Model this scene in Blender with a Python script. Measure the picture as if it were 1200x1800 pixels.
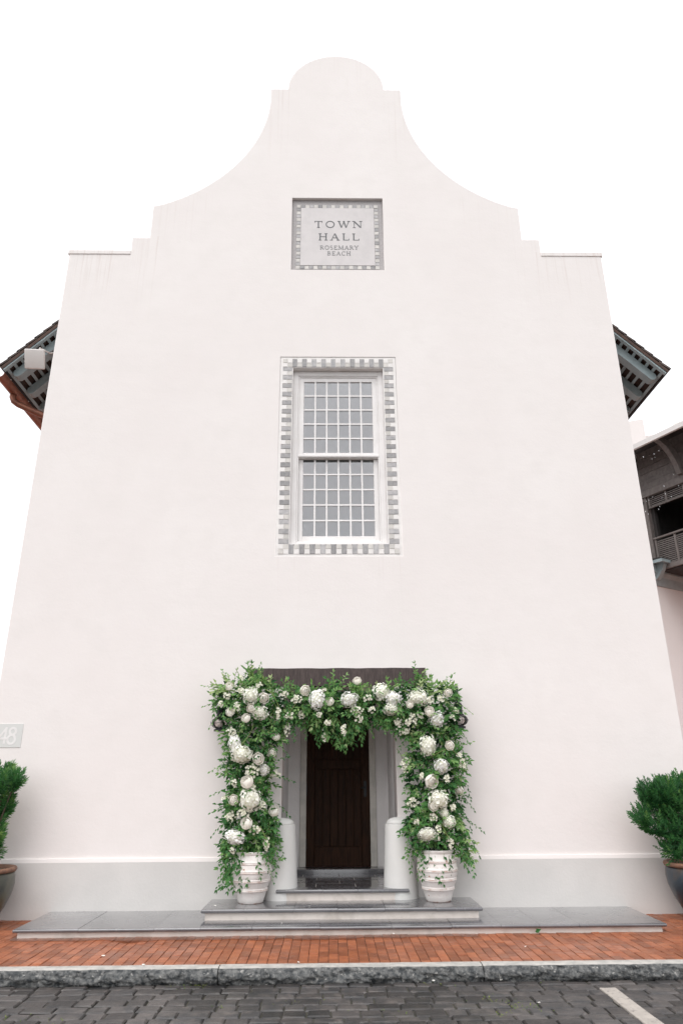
import bpy, bmesh, math, random
from mathutils import Vector, Matrix, noise
R = math.radians
scene = bpy.context.scene
for o in list(bpy.data.objects): bpy.data.objects.remove(o)

# ------------------------------------------------------------------ camera
CAM = Vector((0.0, -9.83, 1.62))
PITCH, YAW, ROLL = R(20.702), R(0.947), R(-0.3857)
fw = Vector((math.sin(YAW)*math.cos(PITCH), math.cos(YAW)*math.cos(PITCH), math.sin(PITCH)))
rt = Vector((math.cos(YAW), -math.sin(YAW), 0)); up = rt.cross(fw)
r2 = rt*math.cos(ROLL)+up*math.sin(ROLL); u2 = up*math.cos(ROLL)-rt*math.sin(ROLL)
cd = bpy.data.cameras.new('camera'); cam = bpy.data.objects.new('camera', cd)
scene.collection.objects.link(cam); scene.camera = cam
cd.sensor_fit = 'VERTICAL'; cd.sensor_height = 36; cd.lens = 24.58
cd.clip_start = .05; cd.clip_end = 1000
cam.matrix_world = Matrix(((r2.x, u2.x, -fw.x, CAM.x), (r2.y, u2.y, -fw.y, CAM.y), (r2.z, u2.z, -fw.z, CAM.z), (0, 0, 0, 1)))

# ------------------------------------------------------------------ sky, sun, exposure (overcast, rainy)
SUN_EL, SUN_AZ = R(58), R(205)
w = bpy.data.worlds.new('World'); scene.world = w; w.use_nodes = True
nt = w.node_tree; bg = nt.nodes['Background']
sky = nt.nodes.new('ShaderNodeTexSky'); sky.sky_type = 'NISHITA'; sky.sun_disc = False
sky.sun_elevation = SUN_EL; sky.sun_rotation = SUN_AZ; sky.dust_density = 4; sky.air_density = 1.0
hsv = nt.nodes.new('ShaderNodeHueSaturation'); hsv.inputs['Saturation'].default_value = .12
mx = nt.nodes.new('ShaderNodeMix'); mx.data_type = 'RGBA'; mx.inputs[0].default_value = .8
mx.inputs[7].default_value = (7.0, 7.05, 7.25, 1)          # even cloud cover
nt.links.new(sky.outputs[0], hsv.inputs['Color']); nt.links.new(hsv.outputs[0], mx.inputs[6])
nt.links.new(mx.outputs[2], bg.inputs['Color']); bg.inputs['Strength'].default_value = .15
sl = bpy.data.lights.new('sun', 'SUN'); sl.energy = 1.0; sl.angle = R(50); sl.color = (1, .97, .94)
so = bpy.data.objects.new('sun', sl); scene.collection.objects.link(so)
sdir = Vector((math.sin(SUN_AZ)*math.cos(SUN_EL), math.cos(SUN_AZ)*math.cos(SUN_EL), math.sin(SUN_EL)))
so.rotation_euler = (-sdir).to_track_quat('-Z', 'Y').to_euler()
vs = scene.view_settings; vs.view_transform = 'Standard'; vs.look = 'None'; vs.gamma = 1; vs.exposure = .56
vs.use_curve_mapping = False

# ------------------------------------------------------------------ helpers
COL = scene.collection
def setp(o, label=None, cat=None, group=None, kind=None):
    if label: o['label'] = label
    if cat: o['category'] = cat
    if group: o['group'] = group
    if kind: o['kind'] = kind
    return o
def empty(name, loc=(0, 0, 0), label=None, cat=None, group=None, kind=None):
    o = bpy.data.objects.new(name, None); COL.objects.link(o); o.location = loc; o.empty_display_size = .1
    return setp(o, label, cat, group, kind)
def link(name, me, parent=None, m=None, loc=None, rot=None, scale=None):
    o = bpy.data.objects.new(name, me); COL.objects.link(o)
    if m is not None and me is not None and not me.materials: me.materials.append(m)
    if parent is not None:
        o.parent = parent
        o.matrix_parent_inverse = Matrix.Translation(-parent.location)   # parents only translate: children keep world coordinates
    if loc is not None: o.location = loc
    if rot is not None: o.rotation_euler = rot
    if scale is not None: o.scale = scale
    return o
class MB:
    def __init__(s): s.v = []; s.f = []; s.t = []
    def box(s, x0, x1, y0, y1, z0, z1, fn=None):
        i = len(s.v)
        P = [(x0, y0, z0), (x1, y0, z0), (x1, y1, z0), (x0, y1, z0), (x0, y0, z1), (x1, y0, z1), (x1, y1, z1), (x0, y1, z1)]
        s.v += [fn(*p) for p in P] if fn else P
        s.f += [tuple(i+k for k in q) for q in ((0, 3, 2, 1), (4, 5, 6, 7), (0, 1, 5, 4), (1, 2, 6, 5), (2, 3, 7, 6), (3, 0, 4, 7))]
        return s
    def paver(s, x0, x1, y0, y1, z0, z1, b=.006, jit=None, tilt=(0, 0)):
        i = len(s.v); j = jit or (lambda: 0)
        for (xx0, xx1, yy0, yy1, z) in ((x0, x1, y0, y1, z0), (x0, x1, y0, y1, z1-b), (x0+b, x1-b, y0+b, y1-b, z1)):
            for (x, y) in ((xx0, yy0), (xx1, yy0), (xx1, yy1), (xx0, yy1)):
                dz = tilt[0]*(x-(x0+x1)/2)+tilt[1]*(y-(y0+y1)/2)
                s.v.append((x+j(), y+j(), z+dz))
        for a in (0, 4):
            for k in range(4):
                s.f.append((i+a+k, i+a+(k+1) % 4, i+a+4+(k+1) % 4, i+a+4+k))
        s.f.append((i+8, i+9, i+10, i+11)); return s
    def lathe(s, prof, n=32, c=(0, 0, 0), wob=None):
        i = len(s.v); m = len(prof)
        for (r, z) in prof:
            for k in range(n):
                a = 2*math.pi*k/n; rr = r*(1+(wob(a, z) if wob else 0))
                s.v.append((c[0]+rr*math.cos(a), c[1]+rr*math.sin(a), c[2]+z))
        for p in range(m-1):
            for k in range(n):
                s.f.append((i+p*n+k, i+p*n+(k+1) % n, i+(p+1)*n+(k+1) % n, i+(p+1)*n+k))
        if prof[0][0] > 1e-4: s.f.append(tuple(i+k for k in reversed(range(n))))
        if prof[-1][0] > 1e-4: s.f.append(tuple(i+(m-1)*n+k for k in range(n)))
        return s
    def tube(s, pts, r, n=6, cap=True):
        pts = [Vector(p) for p in pts]; i = len(s.v); L = len(pts)
        rr = r if isinstance(r, (list, tuple)) else [r]*L
        for k, p in enumerate(pts):
            t = (pts[min(k+1, L-1)]-pts[max(k-1, 0)]).normalized()
            a = t.cross(Vector((0, 0, 1)) if abs(t.z) < .9 else Vector((1, 0, 0))).normalized(); b = t.cross(a)
            for q in range(n):
                g = 2*math.pi*q/n; s.v.append(tuple(p+a*math.cos(g)*rr[k]+b*math.sin(g)*rr[k]))
        for k in range(L-1):
            for q in range(n):
                s.f.append((i+k*n+q, i+k*n+(q+1) % n, i+(k+1)*n+(q+1) % n, i+(k+1)*n+q))
        if cap: s.f.append(tuple(i+q for q in reversed(range(n)))); s.f.append(tuple(i+(L-1)*n+q for q in range(n)))
        return s
    def prism(s, poly, fn, a0, a1):
        """poly of (p,q) swept from a0 to a1; fn(p,q,a) -> xyz"""
        i = len(s.v); n = len(poly)
        for a in (a0, a1): s.v += [fn(p, q, a) for p, q in poly]
        s.f.append(tuple(i+k for k in range(n))); s.f.append(tuple(i+n+k for k in reversed(range(n))))
        for k in range(n): s.f.append((i+k, i+n+k, i+n+(k+1) % n, i+(k+1) % n))
        return s
    def mesh(s, name, m=None, smooth=False, fix=False):
        me = bpy.data.meshes.new(name); me.from_pydata([tuple(v) for v in s.v], [], s.f)
        if fix:
            b = bmesh.new(); b.from_mesh(me); bmesh.ops.recalc_face_normals(b, faces=b.faces); b.to_mesh(me); b.free()
        if m: me.materials.append(m)
        if smooth: me.shade_smooth()
        if s.t:
            at = me.attributes.new('tint', 'FLOAT', 'FACE'); at.data.foreach_set('value', s.t)
        me.update(); return me
    def obj(s, name, m, parent=None, smooth=False, fix=True): return link(name, s.mesh(name, m, smooth, fix), parent)
def bevel_mesh(me, wd, seg=2, ang=R(40)):
    b = bmesh.new(); b.from_mesh(me); bmesh.ops.recalc_face_normals(b, faces=b.faces)
    ed = [e for e in b.edges if len(e.link_faces) == 2 and e.calc_face_angle(0) > ang]
    bmesh.ops.bevel(b, geom=ed, offset=wd, segments=seg, affect='EDGES', profile=.5)
    b.to_mesh(me); b.free(); me.update(); return me
def smooth_auto(me, ang=R(35)):
    me.shade_smooth()
    try: me.set_sharp_from_angle(angle=ang)
    except Exception: pass
    return me

# ------------------------------------------------------------------ materials
def N(t, k, **kw):
    n = t.nodes.new(k)
    for a, b in kw.items(): setattr(n, a, b)
    return n
def math_(t, op, a, b=None, clamp=False):
    n = N(t, 'ShaderNodeMath', operation=op); n.use_clamp = clamp
    for i, q in enumerate((a, b)):
        if q is None: continue
        if isinstance(q, (int, float)): n.inputs[i].default_value = q
        else: t.links.new(q, n.inputs[i])
    return n.outputs[0]
def mixc(t, f, a, b, bt='MIX'):
    n = N(t, 'ShaderNodeMix', data_type='RGBA', blend_type=bt)
    for i, q in ((0, f), (6, a), (7, b)):
        if isinstance(q, (int, float)): n.inputs[i].default_value = q
        elif isinstance(q, tuple): n.inputs[i].default_value = (*q, 1) if len(q) == 3 else q
        else: t.links.new(q, n.inputs[i])
    return n.outputs[2]
def pos_noise(t, scale, stretch=(1, 1, 1), detail=5, rough=.6, obj=False):
    g = N(t, 'ShaderNodeTexCoord').outputs['Object'] if obj else N(t, 'ShaderNodeNewGeometry').outputs['Position']
    mp = N(t, 'ShaderNodeMapping'); mp.inputs['Scale'].default_value = stretch; t.links.new(g, mp.inputs[0])
    n = N(t, 'ShaderNodeTexNoise'); n.inputs['Scale'].default_value = scale; n.inputs['Detail'].default_value = detail
    n.inputs['Roughness'].default_value = rough; t.links.new(mp.outputs[0], n.inputs['Vector']); return n.outputs[0]
def ramp(t, v, lo, hi):
    n = N(t, 'ShaderNodeMapRange'); n.inputs[1].default_value = lo; n.inputs[2].default_value = hi
    t.links.new(v, n.inputs[0]); return n.outputs[0]
def rnd(t):
    a = N(t, 'ShaderNodeNewGeometry').outputs['Random Per Island']; b = N(t, 'ShaderNodeObjectInfo').outputs['Random']
    return math_(t, 'FRACT', math_(t, 'ADD', a, b))
def mat(name, col, rough=.7, col2=None, nscale=6, lo=.4, hi=.62, var=0, bump=0, bscale=60, metal=0, coat=0, rvar=0, stretch=(1, 1, 1), spec=.5, col3=None, n3=30, lo3=.6, hi3=.7, bdist=.01):
    m = bpy.data.materials.new(name); m.use_nodes = True; t = m.node_tree; p = t.nodes['Principled BSDF']
    c = col
    if col2: c = mixc(t, ramp(t, pos_noise(t, nscale, stretch), lo, hi), col, col2)
    if col3: c = mixc(t, ramp(t, pos_noise(t, n3, stretch, 3), lo3, hi3), c, col3)
    if var:
        r = rnd(t); h = N(t, 'ShaderNodeHueSaturation')
        t.links.new(math_(t, 'ADD', math_(t, 'MULTIPLY', r, 2*var), 1-var), h.inputs['Value'])
        if isinstance(c, tuple): h.inputs['Color'].default_value = (*c, 1)
        else: t.links.new(c, h.inputs['Color'])
        c = h.outputs[0]
    if isinstance(c, tuple): p.inputs['Base Color'].default_value = (*c, 1)
    else: t.links.new(c, p.inputs['Base Color'])
    p.inputs['Roughness'].default_value = rough; p.inputs['Metallic'].default_value = metal
    p.inputs['Specular IOR Level'].default_value = spec
    if coat: p.inputs['Coat Weight'].default_value = coat; p.inputs['Coat Roughness'].default_value = .12
    if rvar:
        rr = ramp(t, pos_noise(t, 3.1), .35, .65)
        t.links.new(math_(t, 'ADD', math_(t, 'MULTIPLY', rr, 2*rvar), rough-rvar, True), p.inputs['Roughness'])
    if bump:
        b = N(t, 'ShaderNodeBump'); b.inputs['Strength'].default_value = bump; b.inputs['Distance'].default_value = bdist
        t.links.new(pos_noise(t, bscale, stretch, 4), b.inputs['Height']); t.links.new(b.outputs[0], p.inputs['Normal'])
    return m
def facade_mat():
    m = mat('white_plaster', (.80, .757, .737), .85, (.77, .72, .70), .55, .35, .7, bump=.16, bscale=28, bdist=.008, col3=(.765, .722, .70), n3=2.6, lo3=.46, hi3=.78)
    t = m.node_tree; p = t.nodes['Principled BSDF']; src = p.inputs['Base Color'].links[0].from_socket
    sx = N(t, 'ShaderNodeSeparateXYZ'); t.links.new(N(t, 'ShaderNodeNewGeometry').outputs['Position'], sx.inputs[0])
    ua = math_(t, 'ABSOLUTE', math_(t, 'SUBTRACT', sx.outputs[0], .11)); z = sx.outputs[2]
    st = ramp(t, pos_noise(t, 1.0, (16, 16, .35), 4, .7), .53, .70)     # run-off streaks below the copings
    tot = None
    for (u0, u1, z0, z1, k) in ((3.46, 4.7, 9.0, 10.2, 1.0), (3.12, 3.5, 8.6, 10.5, .55), (.9, 1.3, 12.0, 14.15, .9), (2.2, 3.3, 10.3, 11.5, .45), (0, .95, 13.9, 15.1, .35), (.55, .95, 3.4, 4.7, .35)):
        a = math_(t, 'MULTIPLY', math_(t, 'GREATER_THAN', ua, u0), math_(t, 'LESS_THAN', ua, u1))
        f = math_(t, 'MULTIPLY', ramp(t, z, z0, z1), math_(t, 'LESS_THAN', z, z1+.02))
        q = math_(t, 'MULTIPLY', math_(t, 'MULTIPLY', a, f), k)
        tot = q if tot is None else math_(t, 'MAXIMUM', tot, q)
    c = mixc(t, math_(t, 'MULTIPLY', math_(t, 'MULTIPLY', st, tot), .42), src, (.50, .39, .34))
    t.links.new(c, p.inputs['Base Color']); return m
def trowel(m):
    t = m.node_tree; p = t.nodes['Principled BSDF']; old = p.inputs['Normal'].links[0].from_node
    b = N(t, 'ShaderNodeBump'); b.inputs['Strength'].default_value = .09; b.inputs['Distance'].default_value = .03
    t.links.new(pos_noise(t, 3.2, (1, 1, 1.6), 3, .55), b.inputs['Height']); t.links.new(b.outputs[0], old.inputs['Normal'])
    return m
def leaf_mat(name, cols, rough=.38, trans=.25):
    m = bpy.data.materials.new(name); m.use_nodes = True; t = m.node_tree; p = t.nodes['Principled BSDF']
    a = N(t, 'ShaderNodeAttribute', attribute_name='tint'); r = N(t, 'ShaderNodeValToRGB')
    e = r.color_ramp.elements; e[0].color = (*cols[0], 1); e[1].color = (*cols[-1], 1)
    for i, c in enumerate(cols[1:-1]):
        q = e.new((i+1)/(len(cols)-1)); q.color = (*c, 1)
    t.links.new(a.outputs['Fac'], r.inputs[0]); t.links.new(r.outputs[0], p.inputs['Base Color'])
    p.inputs['Roughness'].default_value = rough; p.inputs['Specular IOR Level'].default_value = .28
    tr = N(t, 'ShaderNodeBsdfTranslucent'); mxs = N(t, 'ShaderNodeMixShader'); mxs.inputs[0].default_value = trans
    g = mixc(t, 1.0, r.outputs[0], (1.25, 1.3, .7), 'MULTIPLY'); t.links.new(g, tr.inputs[0])
    out = t.nodes['Material Output']; t.links.new(p.outputs[0], mxs.inputs[1]); t.links.new(tr.outputs[0], mxs.inputs[2]); t.links.new(mxs.outputs[0], out.inputs[0])
    return m
def petal_mat(name, col, col2, trans=.3):
    m = bpy.data.materials.new(name); m.use_nodes = True; t = m.node_tree; p = t.nodes['Principled BSDF']
    c = mixc(t, rnd(t), col, col2); t.links.new(c, p.inputs['Base Color']); p.inputs['Roughness'].default_value = .6
    tr = N(t, 'ShaderNodeBsdfTranslucent'); t.links.new(c, tr.inputs[0]); mxs = N(t, 'ShaderNodeMixShader'); mxs.inputs[0].default_value = trans
    out = t.nodes['Material Output']; t.links.new(p.outputs[0], mxs.inputs[1]); t.links.new(tr.outputs[0], mxs.inputs[2]); t.links.new(mxs.outputs[0], out.inputs[0])
    return m
def glass_mat(name, tint=(.9, .92, .94), rough=.02, bump=0, bscale=3, ior=1.5):
    m = bpy.data.materials.new(name); m.use_nodes = True; t = m.node_tree; t.nodes.remove(t.nodes['Principled BSDF'])
    fr = N(t, 'ShaderNodeFresnel'); fr.inputs[0].default_value = ior
    tp = N(t, 'ShaderNodeBsdfTransparent'); tp.inputs[0].default_value = (*tint, 1)
    gl = N(t, 'ShaderNodeBsdfGlossy'); gl.inputs['Roughness'].default_value = rough
    if bump:
        b = N(t, 'ShaderNodeBump'); b.inputs['Strength'].default_value = bump; b.inputs['Distance'].default_value = .01
        t.links.new(pos_noise(t, bscale), b.inputs['Height']); t.links.new(b.outputs[0], gl.inputs['Normal'])
    mxs = N(t, 'ShaderNodeMixShader'); t.links.new(fr.outputs[0], mxs.inputs[0]); t.links.new(tp.outputs[0], mxs.inputs[1]); t.links.new(gl.outputs[0], mxs.inputs[2])
    t.links.new(mxs.outputs[0], t.nodes['Material Output'].inputs[0]); return m

M_WALL = trowel(facade_mat())
M_PLINTH = mat('grey_plinth_plaster', (.645, .622, .60), .8, (.60, .582, .562), 1.3, bump=.3, bscale=30, bdist=.006)
M_POST = mat('pale_post_plaster', (.70, .69, .67), .8, (.64, .635, .615), 1.6, bump=.3, bscale=30, bdist=.006)
M_RECESS = mat('recess_plaster', (.80, .775, .765), .85, (.76, .735, .725), 1.5, bump=.3, bscale=30)
M_TRIM = mat('white_paint', (.79, .765, .755), .5, (.74, .715, .70), 3)
M_RISER = mat('cream_riser_plaster', (.68, .62, .57), .75, (.50, .45, .40), 5, .45, .75, bump=.4, bscale=35, bdist=.006)
M_SLATE = mat('wet_slate', (.115, .113, .122), .24, (.085, .085, .094), 2.5, bump=.09, bscale=9, var=.12, rvar=.08, spec=1.0, coat=1.0)
M_BRICK = mat('wet_red_brick', (.315, .108, .048), .45, (.225, .070, .032), 7, .35, .7, coat=.08, var=.26, bump=.5, bscale=55, rvar=.16, col3=(.36, .15, .085), n3=16, lo3=.6, hi3=.8, spec=.3)
M_JOINT = mat('brick_joint_sand', (.10, .055, .035), .9)
M_SETT = mat('dark_setts', (.060, .053, .050), .46, (.033, .032, .033), 5, var=.5, bump=.6, bscale=38, rvar=.15, col3=(.10, .086, .079), n3=9, lo3=.55, hi3=.75)
M_ROADJ = mat('road_joint_soil', (.045, .042, .036), .85, (.06, .058, .04), 6)
M_KERB = mat('split_granite', (.155, .155, .15), .7, (.030, .034, .037), 24, .36, .62, bump=1.0, bscale=26, bdist=.02, col3=(.34, .33, .31), n3=30, lo3=.6, hi3=.72)
M_KERBT = mat('worn_granite_top', (.46, .44, .41), .6, (.34, .33, .31), 11, bump=.5, bscale=60)
M_STRIPE = mat('pale_parking_stripe', (.42, .38, .34), .65, (.34, .31, .28), 9, bump=.4, bscale=70, col3=(.17, .155, .145), n3=22, lo3=.60, hi3=.70)
M_DARKT = mat('grey_tile', (.40, .385, .385), .55, (.30, .295, .30), 14, var=.28)
M_LIGHTT = mat('beige_tile', (.62, .59, .555), .6, (.55, .53, .505), 12, var=.09)
M_WHITET = mat('white_tile', (.80, .77, .75), .6, (.76, .73, .71), 10, var=.03)
M_STONE = mat('speckled_plaque_stone', (.42, .395, .395), .65, (.34, .32, .32), 35, col3=(.55, .53, .52), n3=70)
M_PANEL = mat('pale_plaque_panel', (.62, .585, .58), .6, (.57, .54, .535), 4)
M_LETTER = mat('shaded_letter', (.11, .115, .12), .6)  # engraving's shade put into the dark grey; the strokes stand proud
M_LETTERS = mat('small_shaded_letter', (.21, .21, .215), .6)  # small lines: the same painted shade in a lighter grey
M_BLIND = mat('pale_blind', (.93, .895, .90), .8, (.88, .865, .88), .7)
M_GLASS = glass_mat('window_glass', (.97, .975, .98), .04, 0, 2.5, 1.8)
M_DARK = mat('near_black_backing', (.012, .011, .011), .8)  # near-black stands in for shade behind the sashes, also backs the door
M_LINTEL = mat('weathered_lintel_timber', (.085, .062, .058), .8, (.05, .036, .034), 20, stretch=(3, 1, .35), bump=.7, bscale=45, col3=(.13, .10, .095), n3=26, lo3=.62, hi3=.75)
M_DOOR = mat('dark_stained_oak', (.034, .014, .0065), .6, (.017, .0075, .004), 9, stretch=(6, 6, .5), var=.15, bump=.2, bscale=30, spec=.15)
M_IRON = mat('black_iron', (.018, .02, .022), .45, metal=.4)
M_FRAME = mat('beige_door_frame', (.60, .57, .52), .6, (.5, .48, .44), 6)
M_BLUE = mat('blue_grey_paint', (.33, .40, .415), .55, (.28, .345, .36), 5, var=.06)
M_DECK = mat('brown_roof_boards', (.075, .038, .026), .8, (.045, .026, .02), 12, var=.2)
M_SHING = mat('weathered_shingle', (.10, .075, .065), .85, (.06, .05, .045), 12, var=.35)
M_COPPER = mat('old_copper', (.30, .13, .085), .45, (.20, .085, .06), 7, metal=.55, bump=.1)
M_WOODG = mat('grey_brown_timber', (.17, .148, .138), .7, (.13, .112, .105), 12, stretch=(1, 1, .6), var=.12)
M_WOODD = mat('dark_brown_timber', (.035, .03, .029), .75, (.025, .022, .021), 8, var=.15)
M_URN = mat('whitewashed_terracotta', (.80, .765, .735), .75, (.71, .66, .63), 5, bump=.6, bscale=40, col3=(.42, .22, .14), n3=13, lo3=.66, hi3=.73, bdist=.006)
M_URNR = mat('terracotta_band_edge', (.42, .23, .165), .8, (.76, .70, .66), 11, .38, .56)
M_POTB = mat('blue_glazed_pot', (.030, .042, .055), .32, (.085, .058, .038), 3.5, .45, .65, bump=.2, bscale=20, coat=.1)
M_POTG = mat('olive_glazed_pot', (.10, .10, .072), .32, (.045, .05, .046), 3, .4, .65, bump=.2, bscale=20, coat=.12)
M_POTRIM = mat('worn_clay_rim', (.22, .11, .065), .7, (.13, .07, .05), 14, bump=.4)
M_SOIL = mat('potting_soil', (.03, .022, .016), .95, bump=1, bscale=50)
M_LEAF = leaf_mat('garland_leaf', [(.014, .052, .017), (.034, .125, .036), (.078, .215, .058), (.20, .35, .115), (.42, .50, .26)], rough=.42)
M_NEEDLE = leaf_mat('podocarpus_leaf', [(.008, .038, .014), (.024, .10, .032), (.06, .18, .05), (.20, .33, .09)], rough=.3, trans=.15)
M_STEM = mat('green_stem', (.16, .22, .06), .5)
M_BARK = mat('brown_bark', (.07, .05, .035), .9)
M_HYD = petal_mat('hydrangea_petal', (.92, .905, .84), (.86, .86, .76), .2)
M_HYDW = petal_mat('cool_hydrangea_petal', (.90, .885, .87), (.85, .84, .82), .2)
M_HCORE = mat('flower_heart', (.78, .78, .64), .8)
M_ROSE = petal_mat('rose_petal', (.97, .95, .90), (.96, .92, .85), .3)
M_SPIKE = petal_mat('stock_petal', (.90, .88, .80), (.82, .82, .66), .15)
M_WATER = glass_mat('rain_water', (.97, .93, .90), .03, .25, 5, 1.33)
M_LAMPG = glass_mat('lantern_glass', (.95, .90, .88), .05, ior=1.45)
M_BOXW = mat('white_box_plastic', (.70, .67, .65), .5)
M_PLATE = mat('pale_grey_plate', (.64, .64, .62), .7)
M_DROP = mat('rain_drop', (.75, .78, .82), .1)
M_MOSS = leaf_mat('moss_weed', [(.05, .10, .02), (.16, .22, .04), (.28, .30, .06)], .6)

# ------------------------------------------------------------------ ground: road, kerb, pavement
rg = random.Random(11)
road = setp(MB().box(-250, 250, -250, 250, -.30, -.137).obj('road', M_ROADJ), kind='structure')
sett_variants = {}
def sett_mesh(L, W, k):
    key = (round(L, 3), round(W, 3), k)
    if key not in sett_variants:
        r = random.Random(hash(key) & 0xffff); b = MB()
        b.paver(-L/2, L/2, -W/2, W/2, -.05, .0, .011, lambda: r.uniform(-.004, .004), (r.uniform(-.025, .025), r.uniform(-.03, .03)))
        sett_variants[key] = b.mesh('sett', M_SETT)
    return sett_variants[key]
far = MB(); y = -2.452; row = 0; n_sett = 0; WIDTHS = (.125, .165, .15, .175, .16, .165)
while y > -10:
    W = WIDTHS[row % 6] if row else .115
    x = -9-rg.random()*.3
    while x < 9:
        L = rg.choice((.165, .19, .235, .255)) if row else rg.choice((.20, .215, .225))
        g = .010; cx, cy = x+L/2, y-W/2; dz = rg.uniform(-.006, .004)
        if abs(cx) < 2.95-.12*row and row < 8 and n_sett < 300:
            link('sett', sett_mesh(L-g, W-g, rg.randrange(3)), road, loc=(cx, cy, -.12+dz), rot=(0, 0, rg.uniform(-.02, .02))); n_sett += 1
        else:
            far.paver(x+g/2, x+L-g/2, y-W+g/2, y-g/2, -.17, -.12+dz, .011, lambda: rg.uniform(-.003, .003), (rg.uniform(-.02, .02), rg.uniform(-.02, .02)))
        x += L
    y -= W; row += 1
setp(far.obj('outlying_setts', M_SETT, road, fix=False), kind='stuff')
b = MB(); yy = -2.735
while yy > -9:
    l = rg.uniform(.3, .5); b.paver(2.322, 2.462, yy-l+.002, yy, -.16, -.1085, .004, lambda: rg.uniform(-.002, .002)); yy -= l
b.obj('parking_line', M_STRIPE, road, fix=False)

kerb = empty('kerb', (0, -2.38, -.12), kind='structure')
def kerb_stone(x0, x1, seed):
    b = MB(); nx = int((x1-x0)/.014); prof = []
    # profile from the joint with the bricks, over the top edge, down the split face
    prof = [(.0, 0, 0), (-.05, 0, 0), (-.095, 0, .15), (-.118, -.008, .35)] + [(-.135-.03*math.sin(t/13*3.1), -.012-.125*t/13, 1.0) for t in range(14)]
    for i in range(nx+1):
        x = x0+(x1-x0)*i/nx
        for (py, pz, k) in prof:
            v = Vector((x*7+seed, py*9, pz*16)); d = noise.fractal(v, 1.0, 2.1, 5)*.024*k; d += (noise.noise(Vector((x*1.7+seed, 3, pz*8)))*.016+noise.noise(Vector((x*26+seed, 8, pz*60+x*14)))*.011)*k
            b.v.append((x, -2.302+py+d, .003+pz+d*.25*k+noise.noise(Vector((x*5, py*20, seed)))*.003))
    m = len(prof)
    for i in range(nx):
        for j in range(m-1): b.f.append((i*m+j, i*m+j+1, (i+1)*m+j+1, (i+1)*m+j))
    for i in (0, nx):
        b.f.append(tuple(i*m+j for j in range(m)) if i == 0 else tuple(i*m+j for j in reversed(range(m))))
    me = b.mesh('kerb_stone'); me.materials.append(M_KERB); me.materials.append(M_KERBT)
    for k in range(nx*(m-1)):
        if k % (m-1) < 3: me.polygons[k].material_index = 1
    me.shade_smooth(); return link('kerb_stone', me, kerb)
xs = [-10.6, -8.2, -5.8, -3.4, -1.02, 1.38, 3.78, 6.2, 8.6, 11]
for i in range(len(xs)-1): kerb_stone(xs[i]+.0035, xs[i+1]-.0035, i*13.7)

pave = setp(MB().box(-60, 60, -2.32, 80, -.30, -.011).obj('pavement', M_JOINT), kind='structure')
bricks = []
bw, bl = .0955, .197
col = 0; x = -9.0
while x < 9.2:
    off = (.5 if col % 2 else 0)+rg.uniform(-.12, .12); y = -2.302+bl*(off-1)
    while y < 3:
        y0, y1 = max(y, -2.300), y+bl
        if y1-y0 > .03:
            cx = x+bw/2
            hid = (-3.4 < cx < 3.64 and y0 > -1.0) or (y0 > .0 and -4.5 < cx < 4.7)
            if not hid: bricks.append((x, y0, y1))
        y += bl
    x += bw; col += 1
bricks.sort(key=lambda q: (abs(q[0]) > 3.75+.3*(q[1]+2.3), q[1]))
bvar = {}; fb = MB()
for k, (x, y0, y1) in enumerate(bricks):
    dz = rg.uniform(-.0035, .0025); j = .0045
    if k < 300:
        key = (round(y1-y0, 2), rg.randrange(4))
        if key not in bvar:
            L = key[0]; r = random.Random(k)
            bvar[key] = MB().paver(-bw/2+j/2, bw/2-j/2, -L/2+j/2, L/2-j/2, -.05, 0, .0035, lambda: r.uniform(-.0015, .0015), (r.uniform(-.02, .02), r.uniform(-.01, .01))).mesh('brick', M_BRICK)
        link('brick', bvar[key], pave, loc=(x+bw/2, (y0+y1)/2, dz))
    else:
        fb.paver(x+j/2, x+bw-j/2, y0+j/2, y1-j/2, -.05, dz, .0035, lambda: rg.uniform(-.0012, .0012), (rg.uniform(-.02, .02), rg.uniform(-.01, .01)))
setp(fb.obj('outlying_bricks', M_BRICK, pave, fix=False), kind='stuff')
M_PAVE = bpy.data.materials.new('distant_brick_paving'); M_PAVE.use_nodes = True; t_ = M_PAVE.node_tree
bt = N(t_, 'ShaderNodeTexBrick'); bt.inputs['Color1'].default_value = (.28, .085, .036, 1); bt.inputs['Color2'].default_value = (.20, .055, .024, 1); bt.inputs['Mortar'].default_value = (.10, .055, .035, 1)
bt.inputs['Scale'].default_value = 1; bt.inputs['Brick Width'].default_value = .197; bt.inputs['Row Height'].default_value = .0955; bt.inputs['Mortar Size'].default_value = .003
mp_ = N(t_, 'ShaderNodeMapping'); mp_.inputs['Rotation'].default_value = (0, 0, R(90)); t_.links.new(N(t_, 'ShaderNodeNewGeometry').outputs['Position'], mp_.inputs[0]); t_.links.new(mp_.outputs[0], bt.inputs[0])
t_.links.new(bt.outputs[0], t_.nodes['Principled BSDF'].inputs['Base Color']); t_.nodes['Principled BSDF'].inputs['Roughness'].default_value = .5
b = MB(); b.box(-60, -9.02, -2.30, 80, -.02, -.001); b.box(9.22, 60, -2.30, 80, -.02, -.001); b.box(-9.01, 9.21, 3.12, 80, -.02, -.001)
b.obj('outlying_paving', M_PAVE, pave)
# rain water standing along the foot of the steps
b = MB(); pts = []
nn = 120
for i in range(nn+1):
    x = -3.43+5.0*i/nn; e = min(1, i/4, (nn-i)/30)
    pts.append((x, -1.275-.10*noise.fractal(Vector((x*2.3, 1.7, 0)), 1, 2, 4)*1.2-.05*(1-e)*-1))
for i, (x, yv) in enumerate(pts): b.v += [(x, min(yv, -1.13), .0042), (x, -1.085, .0042)]
for i in range(nn): b.f.append((2*i, 2*i+2, 2*i+3, 2*i+1))
setp(b.obj('puddle', M_WATER, fix=False), kind='structure')

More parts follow.
